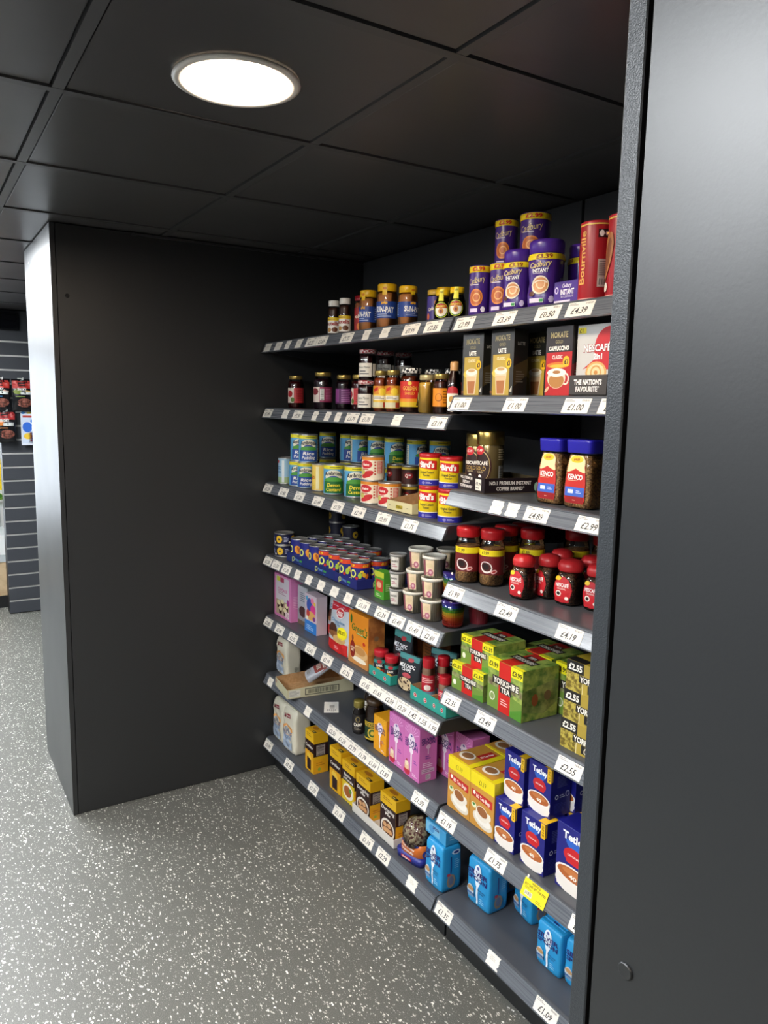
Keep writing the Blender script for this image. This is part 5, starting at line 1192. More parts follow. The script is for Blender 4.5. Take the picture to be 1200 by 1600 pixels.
@kind
def sprinkle_tub():
    r, h = .0265, .075
    g = [(r*.92, 0), (r, .004), (r, h*.86), (r*.9, h)]; Sx = cylS(r)
    def lab(b):
        wrap(b, Sx, r, .006, .062, '#262a34', 2.6); b.rect(Sx, -.06, .050, .06, .062, '#2f8a84'); b.ell(Sx, 0, .056, .010, .006, '#b52a34'); b.txt(Sx, 'DARK', 0, .042, .008, '#f0eee8', w=.022, bold=.03); b.ell(Sx, -.006, .024, .012, .012, '#d0a83a'); b.ell(Sx, .010, .020, .010, .009, '#a83a2c'); b.ell(Sx, .0, .012, .014, .005, '#e4dccc')
    return rn(jar(g, [(q-.001, z+.001) for q, z in g], mat('#5a4030', .5), [(r*.95, h-.003), (r*1.0, h), (r*1.0, h+.016), (r*.94, h+.019), (.0001, h+.018)], mat('#b01c2a', .3), lab), 'sprinkle_tub')
@kind
def red_cap_shaker():
    r, h = .0225, .108
    g = [(r*.92, 0), (r, .004), (r, h*.9), (r*.85, h)]; Sx = cylS(r)
    def lab(b):
        wrap(b, Sx, r, .012, .085, '#b02030', 2.6); b.rect(Sx, -.05, .012, .05, .034, '#6f93b0'); b.lines(Sx, -.022, .060, .022, .078, 3, '#ecc8c4'); b.ell(Sx, 0, .046, .012, .009, '#e9dfd8'); b.txt(Sx, 'FLAVOUR', 0, .022, .006, '#f0eee8', w=.026)
    return rn(jar(g, [(q-.001, z+.001) for q, z in g], mat('#9a7a60', .5), [(r*.85, h-.003), (r*.92, h), (r*.92, h+.024), (r*.86, h+.027), (.0001, h+.026)], mat('#b81a26', .3), lab), 'red_cap_shaker')
@kind
def open_flour_box():
    o = tray('open_cardboard_box', .20, .36, .040, .055, .075, '#c9c4a4', M_KRAFT, lambda b, Sx, w, h: (b.rect(Sx, -.095, .016, -.080, .030, '#8e2030'), b.lines(Sx, .01, .004, .07, .010, 1, '#8a8668')),
             lambda b, Sx, w, h: (b.rect(Sx, -.17, .006, -.11, .036, '#d8d6cc'), b.lines(Sx, -.168, .008, -.112, .034, 5, '#8a8a84'), b.rect(Sx, -.085, .008, .10, .038, '#1d1d1d'), b.barcode(Sx, -.081, .011, .096, .035, '#c9c4a4', '#1d1d1d', 44)))
    return o
@kind
def flour_packet():
    def f(b, Sx, w, h):
        b.rect(Sx, -w*.5, h*.28, w*.5, h*.66, '#8e3a34'); b.txt(Sx, 'BAKING', 0, h*.58, .020, '#efe6da', w=w*.86, bold=.04); b.txt(Sx, 'SUGAR', 0, h*.42, .020, '#efe6da', w=w*.8, bold=.04); b.lines(Sx, -w*.3, h*.06, w*.3, h*.2, 3, '#9a968c'); b.rect(Sx, -w*.2, h*.78, w*.15, h*.9, '#8e2030')
    return pouch('sugar_packet', .095, .038, .17, mat('#b9bcc4', .35, bump=.4, bscale=40), f)
@kind
def black_bottle():
    o = empty('black_coffee_bottle'); p = [(.021, 0), (.025, .006), (.0255, .05), (.024, .085), (.017, .100), (.015, .104)]
    b = MB(); b.lathe(p, mat('#15110f', .12, coat=.5), 28); part(b, 'bottle', o)
    b = MB(); b.lathe([(.0175, .100), (.021, .103), (.021, .124), (.0195, .127), (.0001, .127)], mat('#8a7c3a', .35, .3), 28); part(b, 'cap', o)
    b = MB(); Sx = cylS(.0258); b.rect(Sx, -.035, .012, .035, .078, '#1d1a1c'); b.ell(Sx, 0, .060, .010, .011, '#8a7a4a'); b.ell(Sx, 0, .060, .007, .008, '#1d1a1c'); b.txt(Sx, 'CAMP', 0, .040, .012, '#e8e2d4', w=.034, bold=.03); b.lines(Sx, -.014, .018, .014, .030, 2, '#9a9080'); part(b, 'label', o)
    return o
@kind
def dark_bottle():
    o = empty('dark_vinegar_bottle'); p = [(.024, 0), (.027, .006), (.0275, .09), (.019, .115), (.015, .120)]
    b = MB(); b.lathe(p, mat('#1a0e0a', .12, coat=.5), 28); part(b, 'bottle', o)
    b = MB(); b.lathe([(.0175, .116), (.019, .118), (.019, .148), (.0001, .150)], mat('#17181a', .4), 28, fn=lambda q, z, a: q*(1+.03*cos(20*a))); part(b, 'cap', o)
    b = MB(); Sx = cylS(.0278); b.rect(Sx, -.04, .02, .04, .085, '#cfcabc'); b.lines(Sx, -.03, .03, .03, .07, 4, '#5a4a3a'); part(b, 'label', o)
    return o
@kind
def golden_jar():
    r, h = .036, .145
    g = [(r*.9, 0), (r, .006), (r, .10), (r*.96, .118), (r*.8, .136), (.028, h)]; Sx = cylS(r)
    def lab(b):
        wrap(b, Sx, r, .012, .082, '#1d3a22', 2.4); b.rect(Sx, -.05, .062, .05, .080, '#c9a82c'); b.txt(Sx, 'GOLDEN', 0, .071, .012, '#1d2a18', w=.056, bold=.03)
        b.ell(Sx, 0, .038, .020, .020, '#d3b23a'); b.ell(Sx, 0, .038, .015, .015, '#2f5a2c'); b.ell(Sx, 0, .038, .008, .008, '#d3b23a'); b.rect(Sx, -.05, .012, .05, .018, '#c9a82c')
    return rn(jar(g, [(q-.0015, z+.001) for q, z in g[:-1]], mat('#241408', .2), [(.030, h-.003), (.032, h), (.032, h+.016), (.0001, h+.017)], mat('#3a2a1a', .35), lab), 'syrup_jar')
def suet(w, d, h, name, pic):
    def f(b, Sx, w, h):
        b.rect(Sx, -w*.5, h*.50, w*.5, h*.76, '#2c1718'); b.rect(Sx, -w*.5, h*.76, w*.5, h, '#e8b81c')
        if pic == 0:
            b.rect(Sx, -w*.5, h*.20, w*.5, h*.5, '#e2a41c'); b.rect(Sx, -w*.25, h*.05, w*.2, h*.34, '#2c1718'); b.cvx(Sx, [(-w*.35, h*.36), (w*.3, h*.30), (w*.1, h*.44), (-w*.2, h*.46)], '#efc64a')
            b.txt(Sx, 'Cornflour', 0, h*.63, .013, '#f2ede4', w=w*.86, bold=.02, shear=.15)
        elif pic == 1:
            b.txt(Sx, 'Batter', -w*.05, h*.67, .011, '#f2ede4', w=w*.6, bold=.02, shear=.15); b.txt(Sx, '& Pancake', 0, h*.57, .011, '#f2ede4', w=w*.8, bold=.02, shear=.15)
            b.rect(Sx, -w*.5, 0, w*.5, h*.5, '#dfc02a'); b.ell(Sx, 0, h*.27, w*.42, h*.20, '#ece4d0'); b.ell(Sx, -.004, h*.27, w*.30, h*.14, '#a8602c'); b.ell(Sx, w*.18, h*.33, w*.12, h*.06, '#5a8a34')
        else:
            b.txt(Sx, 'Dumpling', 0, h*.67, .012, '#f2ede4', w=w*.84, bold=.02, shear=.15); b.txt(Sx, 'Mix', 0, h*.57, .011, '#f2ede4', w=w*.34, bold=.02, shear=.15)
            b.rect(Sx, -w*.5, 0, w*.5, h*.52, '#2c1718'); b.ell(Sx, 0, h*.24, w*.44, h*.22, '#e8e2d6'); b.ell(Sx, 0, h*.24, w*.36, h*.17, '#5a3018')
            for q in ((-.2, .3), (.1, .32), (0, .2), (.2, .2), (-.18, .18)): b.ell(Sx, w*q[0]*.9, h*q[1], w*.12, h*.055, '#d8a878')
        b.lines(Sx, -w*.3, h*.86, w*.3, h*.95, 2, '#a8701a')
    def fd(b, Sx, w, h):
        b.rect(Sx, -w*.5, h*.42, w*.5, h*.74, '#2c1718'); b.barcode(Sx, -w*.30, h*.44, w*.28, h*.70, '#b8aca4', '#3a2a2c', 10, vert=True); b.rect(Sx, -w*.5, 0, w*.5, h*.34, '#e8a81c'); b.ell(Sx, -w*.1, h*.1, w*.1, h*.04, '#9ab03a'); b.lines(Sx, -w*.3, h*.18, w*.3, h*.28, 2, '#c27a14')
    def ft(b, T, w, d): b.rect(T, -w*.44, -d*.3, w*.44, d*.3, '#dca41a'); b.ell(T, -w*.1, 0, w*.26, d*.16, '#a8681e'); b.rect(T, w*.1, -d*.42, w*.44, -d*.24, '#3a2a12'); b.lines(T, w*.12, -d*.40, w*.42, -d*.27, 1, '#e8d080')
    return bx(name, w, d, h, '#e6b01c', f, fd, ft)
@kind
def yellow_cornflour_carton(): return suet(.078, .070, .165, 'yellow_cornflour_carton', 0)
@kind
def yellow_batter_carton(): return suet(.098, .065, .150, 'yellow_batter_carton', 1)
@kind
def yellow_dumpling_carton(): return suet(.105, .062, .140, 'yellow_dumpling_carton', 2)
@kind
def white_dumpling_tray(): return tray('white_display_tray', .255, .11, .034, .034, .04, '#dedad2', '#cfcbc2')
@kind
def fruit_pudding_pack():
    o = empty('fruit_crumble_pack'); 
    b = MB(); b.lathe([(.050, .045), (.058, .062), (.060, .085), (.055, .110), (.040, .130), (.018, .140), (.0001, .142)], noise_mat('dried_fruit_mix', '#5a2420', '#c4b894', 140, .5, 1, 0, .3, .7, vor=True), 36, fn=lambda q, z, a: q*(1+.03*sin(5*a+z*90)+.02*sin(11*a))); part(b, 'contents', o)
    b = MB(); b.lathe([(.052, .044), (.060, .060), (.062, .085), (.058, .113), (.042, .134), (.020, .145), (.006, .150)], PLASTIC, 36, cap=False); part(b, 'clear_dome', o)
    b = MB(); Lc = Loft([(.012, .062, .055, 3), (.05, .060, .053, 3), (.070, .060, .053, 2.6)]); b.loft(Lc, mat('#d8722a', .4), 40); Sx = Sf(Lc.front, .05, 4); Sd = Sf(lambda u, v, l: Lc.ang(u/.055, v, l), .055, 4)
    b.ell(Sd, .0, .066, .040, .008, '#3a4a98'); b.txt(Sd, 'Fruity & Nutty', -.005, .052, .0085, '#f4ece0', w=.062, shear=.1, rot=-.08); b.txt(Sd, 'Crumble Mix', -.005, .038, .0085, '#f4ece0', w=.058, shear=.1, rot=-.08); b.ell(Sd, .062, .040, .012, .014, '#2a3a8a'); b.txt(Sd, '6', .062, .040, .011, '#e8a040', w=.008); b.rect(Sd, -.09, .012, .12, .022, '#3a6aa8'); part(b, 'sleeve', o)
    b = MB(); Lt = Loft([(0, .064, .058, 6), (.026, .066, .060, 6)]); b.loft(Lt, mat('#2a3288', .4), 40); Sx = Sf(Lt.front, .05, 2); b.rect(Sx, -.03, .008, .02, .019, '#b8242c'); b.txt(Sx, 'Belgian', -.005, .0135, .007, '#f4e8e0', w=.036, shear=.1); part(b, 'base_tray', o)
    return o
@kind
def lying_blue_bag():
    return bx('sugar_carton', .115, .085, .045, '#3f9cd0', lambda b, Sx, w, h: (b.rect(Sx, -w*.46, h*.15, w*.2, h*.9, '#7fc0e2'), b.ell(Sx, -w*.2, h*.5, w*.13, h*.3, '#4f9ad0'), b.txt(Sx, 'SPOON', w*.02, h*.7, .010, '#241a6a', w=w*.3, bold=.05)), lambda b, Sx, w, h: (b.lines(Sx, -w*.3, h*.3, w*.3, h*.7, 2, '#a8d8f0')))
@kind
def premium_tray():
    def f(b, Sx, w, h):
        for k, t in enumerate(('NO.1 PREMIUM', 'INSTANT', 'COFFEE BRAND*')): b.txt(Sx, t, -.030, .036-.0125*k, .0082, '#efe9e2', w=(.078, .046, .080)[k], bold=.03)
        b.rect(Sx, .030, .006, .066, .038, '#e9e6da'); b.txt(Sx, '£3.99', .048, .025, .010, '#20151a', w=.030); b.lines(Sx, .034, .009, .062, .016, 1, '#555')
    def fs(b, Sx, w, h):
        b.txt(Sx, 'NO.1 PREMIUM INSTANT', -.006, h*.68, .0105, '#efe9e2', w=.135, bold=.03); b.txt(Sx, 'COFFEE BRAND*', -.006, h*.32, .0105, '#efe9e2', w=.090, bold=.03)
        b.ell(Sx, w/2-.008, h*.4, .010, .014, '#9fc4ac')
    return tray('card_display_tray', .172, .178, .044, .044, .044, '#20151a', '#6a5c42', f, fs)
# ================================================================== PRODUCTS ON THE SHELVES
E_ = .0006
z = 1.980+E_   # top shelf, left bay
G = 'white lidded hazelnut spread jars'
P('hazelnut_jar', -2.627, 1.40, z, 45, 'white-lidded hazelnut spread jar nearest the black partition on the top shelf', 'jar', G)
P('hazelnut_jar', -2.540, 1.40, z, 42, 'white-lidded hazelnut spread jar beside the red-lidded jar on the top shelf', 'jar', G)
P('red_spread_jar', -2.475, 1.43, z, 35, 'jar with dark red lid and red label squeezed behind the peanut butter', 'jar')
G = 'yellow lidded peanut butter jars'
P('peanut_butter_jar', -2.404, 1.42, z, 22, 'peanut butter jar with yellow lid, leftmost of the blue-labelled ones', 'jar', G, (.95, .95, 1))
P('peanut_butter_jar', -2.261, 1.41, z, 42, 'peanut butter jar with yellow lid, middle and most forward of the blue-labelled ones', 'jar', G, (1.05, 1.05, 1.03))
P('peanut_butter_jar', -2.148, 1.42, z, 88, 'peanut butter jar turned sideways, right of the forward peanut butter jar', 'jar', G, (.96, .96, .90))
P('peanut_butter_jar', -2.080, 1.52, z, -40, 'shaded peanut butter jar at the back, left of the purple-labelled jar', 'jar', G, (.9, .9, .88))
P('purple_spread_jar', -2.022, 1.44, z, 45, 'chocolate spread jar with purple label beside the yeast extract', 'jar')
G = 'yellow lidded yeast extract jars'
P('yeast_jar', -1.940, 1.41, z, 42, 'dark round yeast extract jar with yellow lid, left one of the two', 'jar', G)
P('yeast_jar', -1.868, 1.41, z, 45, 'dark round yeast extract jar with yellow lid, right one beside the purple tubs', 'jar', G)
z = 1.978+E_   # top shelf, right bay
G = 'purple drinking chocolate tubs'
P('chocolate_tub', -1.760, 1.41, z, 28, 'narrow purple drinking chocolate tub at the left end of the front row', 'tub', G, (.95, .95, 1.0))
P('chocolate_tub', -1.690, 1.43, z, 30, 'purple drinking chocolate tub, second from left in the front row', 'tub', G)
P('chocolate_tub', -1.750, 1.50, z, 35, 'purple drinking chocolate tub hidden behind the front row, carrying another tub', 'tub', G, (.96, .96, 1))
P('chocolate_tub', -1.642, 1.52, z, 35, 'wide purple drinking chocolate tub at the back, carrying the highest tub', 'tub', G, (1.22, 1.22, 1))
P('chocolate_tub', -1.755, 1.495, z+.139, 30, 'purple drinking chocolate tub stacked high, left one of the upper two', 'tub', G, (.96, .96, .97))
P('chocolate_tub', -1.652, 1.51, z+.139, 30, 'wide purple drinking chocolate tub stacked highest of all at the back', 'tub', G, (1.22, 1.22, .97))
G = 'purple instant chocolate jars'
P('instant_chocolate_jar', -1.6115, 1.422, z, 22, 'waisted purple instant chocolate jar left of the most forward one', 'jar', G)
P('instant_chocolate_jar', -1.516, 1.43, z, 26, 'largest waisted purple instant chocolate jar at the front, steaming cup on it', 'jar', G, (1.1, 1.1, 1.07))
P('instant_chocolate_jar', -1.480, 1.53, z, 80, 'shaded purple instant chocolate jar behind the sachet carton', 'jar', G, (1, 1, 1.04))
P('sachet_carton', -1.420, 1.435, z, 0, 'small purple carton of chocolate sachets beside the tall red tub', 'carton', None, (.92, 1, 1.05))
G = 'tall red cocoa tubs'
P('cocoa_tub', -1.336, 1.42, z, 34, 'tall red cocoa tub with gold upright lettering, fully in view', 'tub', G, (1, 1, 1.06))
P('cocoa_tub', -1.250, 1.42, z, 95, 'tall red cocoa tub half hidden by the near panel', 'tub', G, (1, 1, 1.07))

z = 1.698+E_   # second shelf, left bay
P('red_jam_jar', -3.089, 1.46, z, 70, 'red-labelled jam jar standing alone nearest the black partition', 'jar', None, (1, 1, 1.02))
P('dark_jam_jar', -2.790, 1.44, z, 60, 'dark jam jar with pink label, biggest of the jam jars left of the chequered lids', 'jar')
P('purple_jam_jar', -2.650, 1.46, z, 60, 'dark jam jar with a plum purple label', 'jar')
P('red_jam_jar', -2.574, 1.485, z, 35, 'red-labelled jam jar wedged between the plum label and the chequered lids', 'jar', None, (.88, .88, .98))
G = 'conserve jars with red chequered lids'
P('conserve_jar', -2.408, 1.42, z, 35, 'conserve jar with chequered lid and cream label, lower one of the front stack', 'jar', G)
P('conserve_jar', -2.402, 1.42, z+.1095, 32, 'conserve jar with chequered lid and cream label, upper one of the front stack', 'jar', G)
P('conserve_jar', -2.444, 1.52, z, 40, 'conserve jar in the shade, lower one behind the front stack', 'jar', G)
P('conserve_jar', -2.440, 1.52, z+.1095, 40, 'conserve jar in the shade, upper one behind the front stack', 'jar', G)
P('conserve_jar', -2.455, 1.61, z, 60, 'conserve jar at the back of the shelf, lower one of the rear stack', 'jar', G)
P('conserve_jar', -2.455, 1.61, z+.1095, 60, 'conserve jar at the back of the shelf, upper one of the rear stack', 'jar', G)
G = 'slim yellow label marmalade jars'
P('yellow_marmalade_jar', -2.292, 1.41, z, 45, 'slim marmalade jar with yellow label, left one beside the chequered lid stack', 'jar', G)
P('yellow_marmalade_jar', -2.212, 1.41, z, 45, 'slim marmalade jar with yellow label, right one beside the striped lid jar', 'jar', G)
G = 'marmalade jars with black and white lids'
P('shredded_marmalade_jar', -2.117, 1.42, z, 48, 'marmalade jar with striped lid and red GOLDEN SHRED label at the front', 'jar', G, (1.02, 1.02, 1.03))
P('shredded_marmalade_jar', -2.125, 1.515, z, 60, 'striped lid of a marmalade jar just behind the pale honey jar', 'jar', G, (.95, .95, 1.03))
P('shredded_marmalade_jar', -2.020, 1.52, z, 60, 'striped lid of a marmalade jar behind the orange label jar', 'jar', G, (.9, .9, 1.02))
P('honey_jar', -2.010, 1.41, z, 45, 'pale golden honey jar without a front label', 'jar')
P('orange_label_jar', -1.932, 1.41, z, 50, 'dark honey jar with a plain orange label', 'jar')
P('syrup_bottle', -1.870, 1.41, z, 40, 'small brown sauce bottle with tan cap and oval cream label', 'bottle')
z = 1.755+E_   # second shelf, right bay
G = 'coffee sachet cartons'
P('latte_carton', -1.746, 1.405, z, 0, 'gold and black latte carton, left one of the front pair', 'carton', G, (1, 1, 1.08))
P('latte_carton', -1.618, 1.405, z, 0, 'gold and black latte carton, right one of the front pair', 'carton', G, (1, 1, 1.1))
P('latte_carton', -1.585, 1.50, z, 0, 'shaded latte carton standing back in the gap between the front cartons', 'carton', G, (1, 1, 1.08))
P('cappuccino_carton', -1.405, 1.405, z, 0, 'red and black cappuccino carton with glass cup picture at the front', 'carton', G, (.98, 1, 1.06))
P('cappuccino_carton', -1.455, 1.475, z, 0, 'shaded cappuccino carton behind and left of the front red one', 'carton', G, (1, 1, 1.06))
P('cappuccino_carton', -1.350, 1.53, z, 0, 'shaded dark red cappuccino carton behind the white coffee carton', 'carton', G, (1, 1, 1.06))
P('favourite_tray', -1.300, 1.425, z, 0, "dark grey display tray reading THE NATION'S FAVOURITE", 'tray')
P('white_coffee_carton', -1.298, 1.425, z+.002, 0, 'white and red instant coffee carton standing in the dark grey tray', 'carton')

z = 1.367+E_   # third shelf, left bay
G = 'pale blue plain rice tins'
P('plain_rice_tin', -3.141, 1.445, z, 50, 'pale blue rice tin, left one against the black partition', 'tin', G, (.95, .95, 1))
P('plain_rice_tin', -3.068, 1.40, z, 50, 'pale blue rice tin, right one in front of its twin', 'tin', G, (.95, .95, 1.02))
G = 'blue and yellow rice pudding tins'
P('rice_pudding_tin', -2.972, 1.415, z, -22, 'rice pudding tin, lower left of the front four', 'tin', G)
P('rice_pudding_tin', -2.890, 1.415, z, -28, 'rice pudding tin, lower right of the front four', 'tin', G)
P('rice_pudding_tin', -2.970, 1.42, z+.1085, -20, 'rice pudding tin, upper left of the front four', 'tin', G, (1, 1, 1.08))
P('rice_pudding_tin', -2.882, 1.42, z+.1085, -25, 'rice pudding tin, upper right of the front four', 'tin', G, (1.06, 1.06, 1.08))
P('plain_custard_tin', -2.772, 1.42, z, 45, 'plain yellow custard tin between the rice and custard tins', 'tin')
G = 'green and yellow custard tins'
P('custard_tin', -2.650, 1.42, z, -32, 'green custard tin with yellow band, left one of the forward pair', 'tin', G, (1.1, 1.1, 1.08))
P('custard_tin', -2.535, 1.45, z, -25, 'green custard tin with yellow band, right one of the forward pair', 'tin', G, (1.1, 1.1, 1.1))
RG = 'tins in the rear rows of the third shelf'
for i, (x, k, dy) in enumerate(((-3.05, 'rice_pudding_tin', .0), (-2.857, 'rice_pudding_tin', 0), (-2.765, 'rice_pudding_tin', 0), (-2.621, 'custard_tin', 0), (-2.495, 'custard_tin', .0), (-2.385, 'rice_pudding_tin', .03), (-2.262, 'custard_tin', .05))):
    nm = 'rice pudding' if k[0] == 'r' else 'custard'
    P(k, x, 1.60+dy, z, -20+15*(i % 3), f'shaded {nm} tin at the back, lower one of {["first","second","third","fourth","fifth","sixth","seventh"][i]} stack from left', 'tin', RG)
    P(k, x, 1.60+dy, z+.111, -25+20*(i % 3), f'shaded {nm} tin at the back, upper one of {["first","second","third","fourth","fifth","sixth","seventh"][i]} stack from left', 'tin', RG, (1, 1, 1.08))
G = 'cream and red pasta tins'
P('pasta_tin', -2.352, 1.415, z, 96, 'cream and red tin with pepper picture, lower one of the stack', 'tin', G, (1.03, 1.03, 1))
P('pasta_tin', -2.343, 1.415, z+.0845, 92, 'cream and red tin with pepper picture, on top of the stack', 'tin', G, (1.06, 1.06, 1.05))
P('pasta_tin', -2.253, 1.43, z, 88, 'cream and red tin with pepper picture, right of the stack beside the card tray', 'tin', G, (1.04, 1.04, 1.02))
G = 'small brown dessert tins'
for i, (x, y, dz) in enumerate(((-2.345, 1.51, 0), (-2.345, 1.51, .0705), (-2.268, 1.525, 0), (-2.268, 1.525, .0705))):
    P('small_brown_tin', x, y, z+dz, 40+20*i, f'small dark brown tin behind the pepper tins, {["left lower","left upper","right lower","right upper"][i]} one', 'tin', G, (.95, .95, 1))
P('cream_tray', -2.113, 1.460, z, 0, 'empty cream card tray with brown inside and torn-down front', 'tray')
G = 'yellow custard powder drums'
P('custard_powder_drum', -1.974, 1.405, z, -52, 'yellow and blue custard powder drum, lower left', 'drum', G, (.93, .93, 1))
P('custard_powder_drum', -1.974, 1.405, z+.1045, -54, 'yellow and blue custard powder drum, upper left', 'drum', G, (.95, .95, .97))
P('custard_powder_drum', -1.870, 1.41, z, -46, 'yellow and blue custard powder drum, lower right behind the ticket strip', 'drum', G, (1.02, 1.02, 1))
P('custard_powder_drum', -1.878, 1.415, z+.1045, -48, 'yellow and blue custard powder drum, upper right beside the coffee tray', 'drum', G, (.96, .96, .93))
P('custard_powder_drum', -1.974, 1.49, z, 30, 'shaded custard powder drum in the second row behind the left pair', 'drum', G, (.93, .93, 1))
z = 1.479+E_   # third shelf, right bay
P('premium_tray', -1.7235, 1.473, z, -12, 'black display tray reading NO.1 PREMIUM INSTANT COFFEE BRAND', 'tray')
G = 'gold lidded coffee jars'
P('gold_coffee_jar', -1.796, 1.453, z+.002, 14, 'gold-lidded coffee jar, left one in the black tray', 'jar', G, (.96, .96, .93))
P('gold_coffee_jar', -1.718, 1.435, z+.002, 6, 'gold-lidded coffee jar, right one in the black tray', 'jar', G, (1.05, 1.05, .99))
G = 'blue lidded square coffee jars'
P('square_coffee_jar', -1.432, 1.42, z, 4, 'square coffee jar with blue lid, left one of the pair', 'jar', G, (.98, 1, 1.01))
P('square_coffee_jar', -1.332, 1.42, z, 4, 'square coffee jar with blue lid, right one beside the near panel', 'jar', G, (1.04, 1.05, 1.02))

z = 1.036+E_   # fourth shelf, left bay
G = 'flat pineapple tins'
P('pineapple_tin', -3.102, 1.41, z, 40, 'flat navy pineapple ring tin, lower one of the stack by the partition', 'tin', G)
P('pineapple_tin', -3.102, 1.41, z+.0535, 34, 'flat navy pineapple ring tin, upper one of the stack by the partition', 'tin', G)
G = 'dark fruit tins at the back'
for i in range(3): P('dark_tin', -3.10, 1.68, z+.0685*i, 50+10*i, f'dark fruit tin at the back, {["lowest","middle","highest"][i]} of the left stack', 'tin', G)
for i in range(2): P('dark_tin', -2.97, 1.68, z+.0685*i, 40+10*i, f'dark fruit tin at the back, {["lower","upper"][i]} one of the right stack', 'tin', G)
P('blue_fruit_tray', -2.779, 1.498, z, 0, 'long low blue card tray full of fruit tins', 'tray', 'blue fruit tin trays', (1.085, 1.02, 1))
P('blue_fruit_tray_short', -2.471, 1.498, z, 0, 'shorter blue card tray with fruit tins at the right end', 'tray', 'blue fruit tin trays', (1.03, 1.02, 1))
G = 'blue fruit tins in the card trays'
rd = random.Random(5)
for r_ in range(3):
    for k in range(7):
        if r_ == 2 and k in (5, ): continue
        kd = 'peach_tin' if k < 3 and r_ == 0 or (r_ == 1 and k < 2) else 'fruit_tin'
        P(kd, -2.957+.0884*k if k < 5 else -2.515+.088*(k-5), 1.417+.0795*r_, z+.0018, (-60, -48, -62, -40, -46, -52, -36)[k]+rd.uniform(-6, 6),
          f'blue fruit tin {"with orange price band " if kd[0]=="f" else ""}in the {["front","middle","rear"][r_]} row, {NTH[k]} from left', 'tin', G, (.97, .97, 1.03))
P('green_sweetener_box', -2.248, 1.41, z, 0, 'small green carton between the blue tray and the baking case tubs', 'carton')
G = 'clear tubs of paper baking cases'
for i in range(3): P('cupcake_tub_small', -2.150, 1.405, z+.0605*i, 58, f'small grey-lidded tub of paper cases, {["lowest","middle","top"][i]} of its stack', 'tub', G, (1, 1, 1.06))
for i in range(3): P('cupcake_tub', -2.055+.008*i, 1.41+.006*i, z+.0735*i, 46, f'white-lidded tub of paper cases, {["lowest","middle","top"][i]} of the middle stack', 'tub', G, (.98+.06*(i == 2), .98+.06*(i == 2), 1.045))
for i in range(3): P('cupcake_tub', -1.944+.003*i, 1.405, z+.0715*i, 44+3*i, f'white-lidded tub of paper cases, {["lowest","middle","top"][i]} of the right stack', 'tub', G, (1, 1, 1.02))
for i in range(3): P('cupcake_tub', -2.02, 1.52, z+.0715*i, 60, f'shaded tub of paper cases, {["lowest","middle","top"][i]} of the stack at the back', 'tub', G)
G = 'rainbow baking case tubs'
P('rainbow_case_tub', -1.852, 1.42, z, 0, 'clear tub of rainbow paper cases, lower one at the shelf end', 'tub', G)
P('rainbow_case_tub', -1.856, 1.425, z+.090, 0, 'clear tub of rainbow paper cases, upper one at the shelf end', 'tub', G)
P('dark_pink_tub', -1.845, 1.52, z, 0, 'dark red pleated paper cases behind the rainbow tub', 'tub')
z = 1.201+E_   # fourth shelf, right bay
G = 'tall coffee jars with red lids and yellow band'
for i, (x, y, a, t) in enumerate(((-1.768, 1.405, 42, 'leftmost at the front edge'), (-1.698, 1.44, 42, 'second from left, most forward'), (-1.735, 1.525, 30, 'in the second row behind the front pair'), (-1.652, 1.555, 42, 'behind the small jars, left'), (-1.748, 1.605, 30, 'in the third row at the left'), (-1.575, 1.66, 40, 'behind the small jars, middle'), (-1.475, 1.67, 40, 'behind the small jars, right'))):
    P('tall_coffee_jar', x, y, z, a, f'tall red-lidded coffee jar with yellow band, {t}', 'jar', G, (1, 1, .99))
G = 'small coffee jars with rounded red lids'
for i, (x, y, a, t) in enumerate(((-1.538, 1.42, 8, 'leftmost and most forward'), (-1.508, 1.488, -10, 'second from left'), (-1.430, 1.49, 8, 'third from left'), (-1.350, 1.51, 8, 'beside the near panel'), (-1.548, 1.575, 10, 'in the shade behind the leftmost'), (-1.440, 1.582, 10, 'in the shade behind the third'))):
    P('small_coffee_jar', x, y, z, a, f'small coffee jar with rounded red lid, {t}', 'jar', G, (1.08, 1.08, .98) if i == 2 else (.98, .98, .98))

z = .750+E_   # fifth shelf, left bay
P('pink_cake_carton', -3.082, 1.422, z, 0, 'pink cake mix carton with cupcake picture against the partition', 'carton', None, (1, 1, 1.05))
P('grey_cake_carton', -2.935, 1.447, z, 0, 'grey cake mix carton behind the bright blue and pink one', 'carton')
P('bright_cake_carton', -2.822, 1.430, z, 0, 'colourful party cake mix carton with blue base', 'carton', None, (1.1, 1, 1))
G = 'white and red baking mix pouches'
P('frosting_pouch', -2.705, 1.485, z, 0, 'white and red baking mix pouch, left one standing further back', 'pouch', G, (1.1, 1, 1.08))
P('frosting_pouch', -2.540, 1.405, z, 0, 'white and red baking mix pouch, right one with yellow price burst at the front', 'pouch', G, (1.16, 1, 1.04))
P('orange_pancake_carton', -2.370, 1.413, z, 0, 'orange batter mix carton with green lettering', 'carton', None, (1, 1, 1.02))
G = 'brown wood-print cartons'
P('wood_print_carton', -2.222, 1.555, z, 0, 'brown wood-print carton, left one behind the teal tray', 'carton', G, (1, 1, 1.02))
P('wood_print_carton', -2.130, 1.565, z, 0, 'brown wood-print carton, right one behind the teal tray', 'carton', G, (1, 1, 1.02))
G = 'teal display trays'
P('teal_tray_a', -2.206, 1.437, z, 0, 'teal display tray holding the two red-lidded sprinkle tubs', 'tray', G)
P('teal_tray_b', -1.955, 1.435, z, 0, 'teal display tray with brown inside, left one of the two holding shakers', 'tray', G)
P('teal_tray_b', -1.855, 1.435, z, 0, 'narrow teal display tray at the end of the shelf', 'tray', G, (.74, 1, 1))
G = 'sprinkle tubs with red lids'
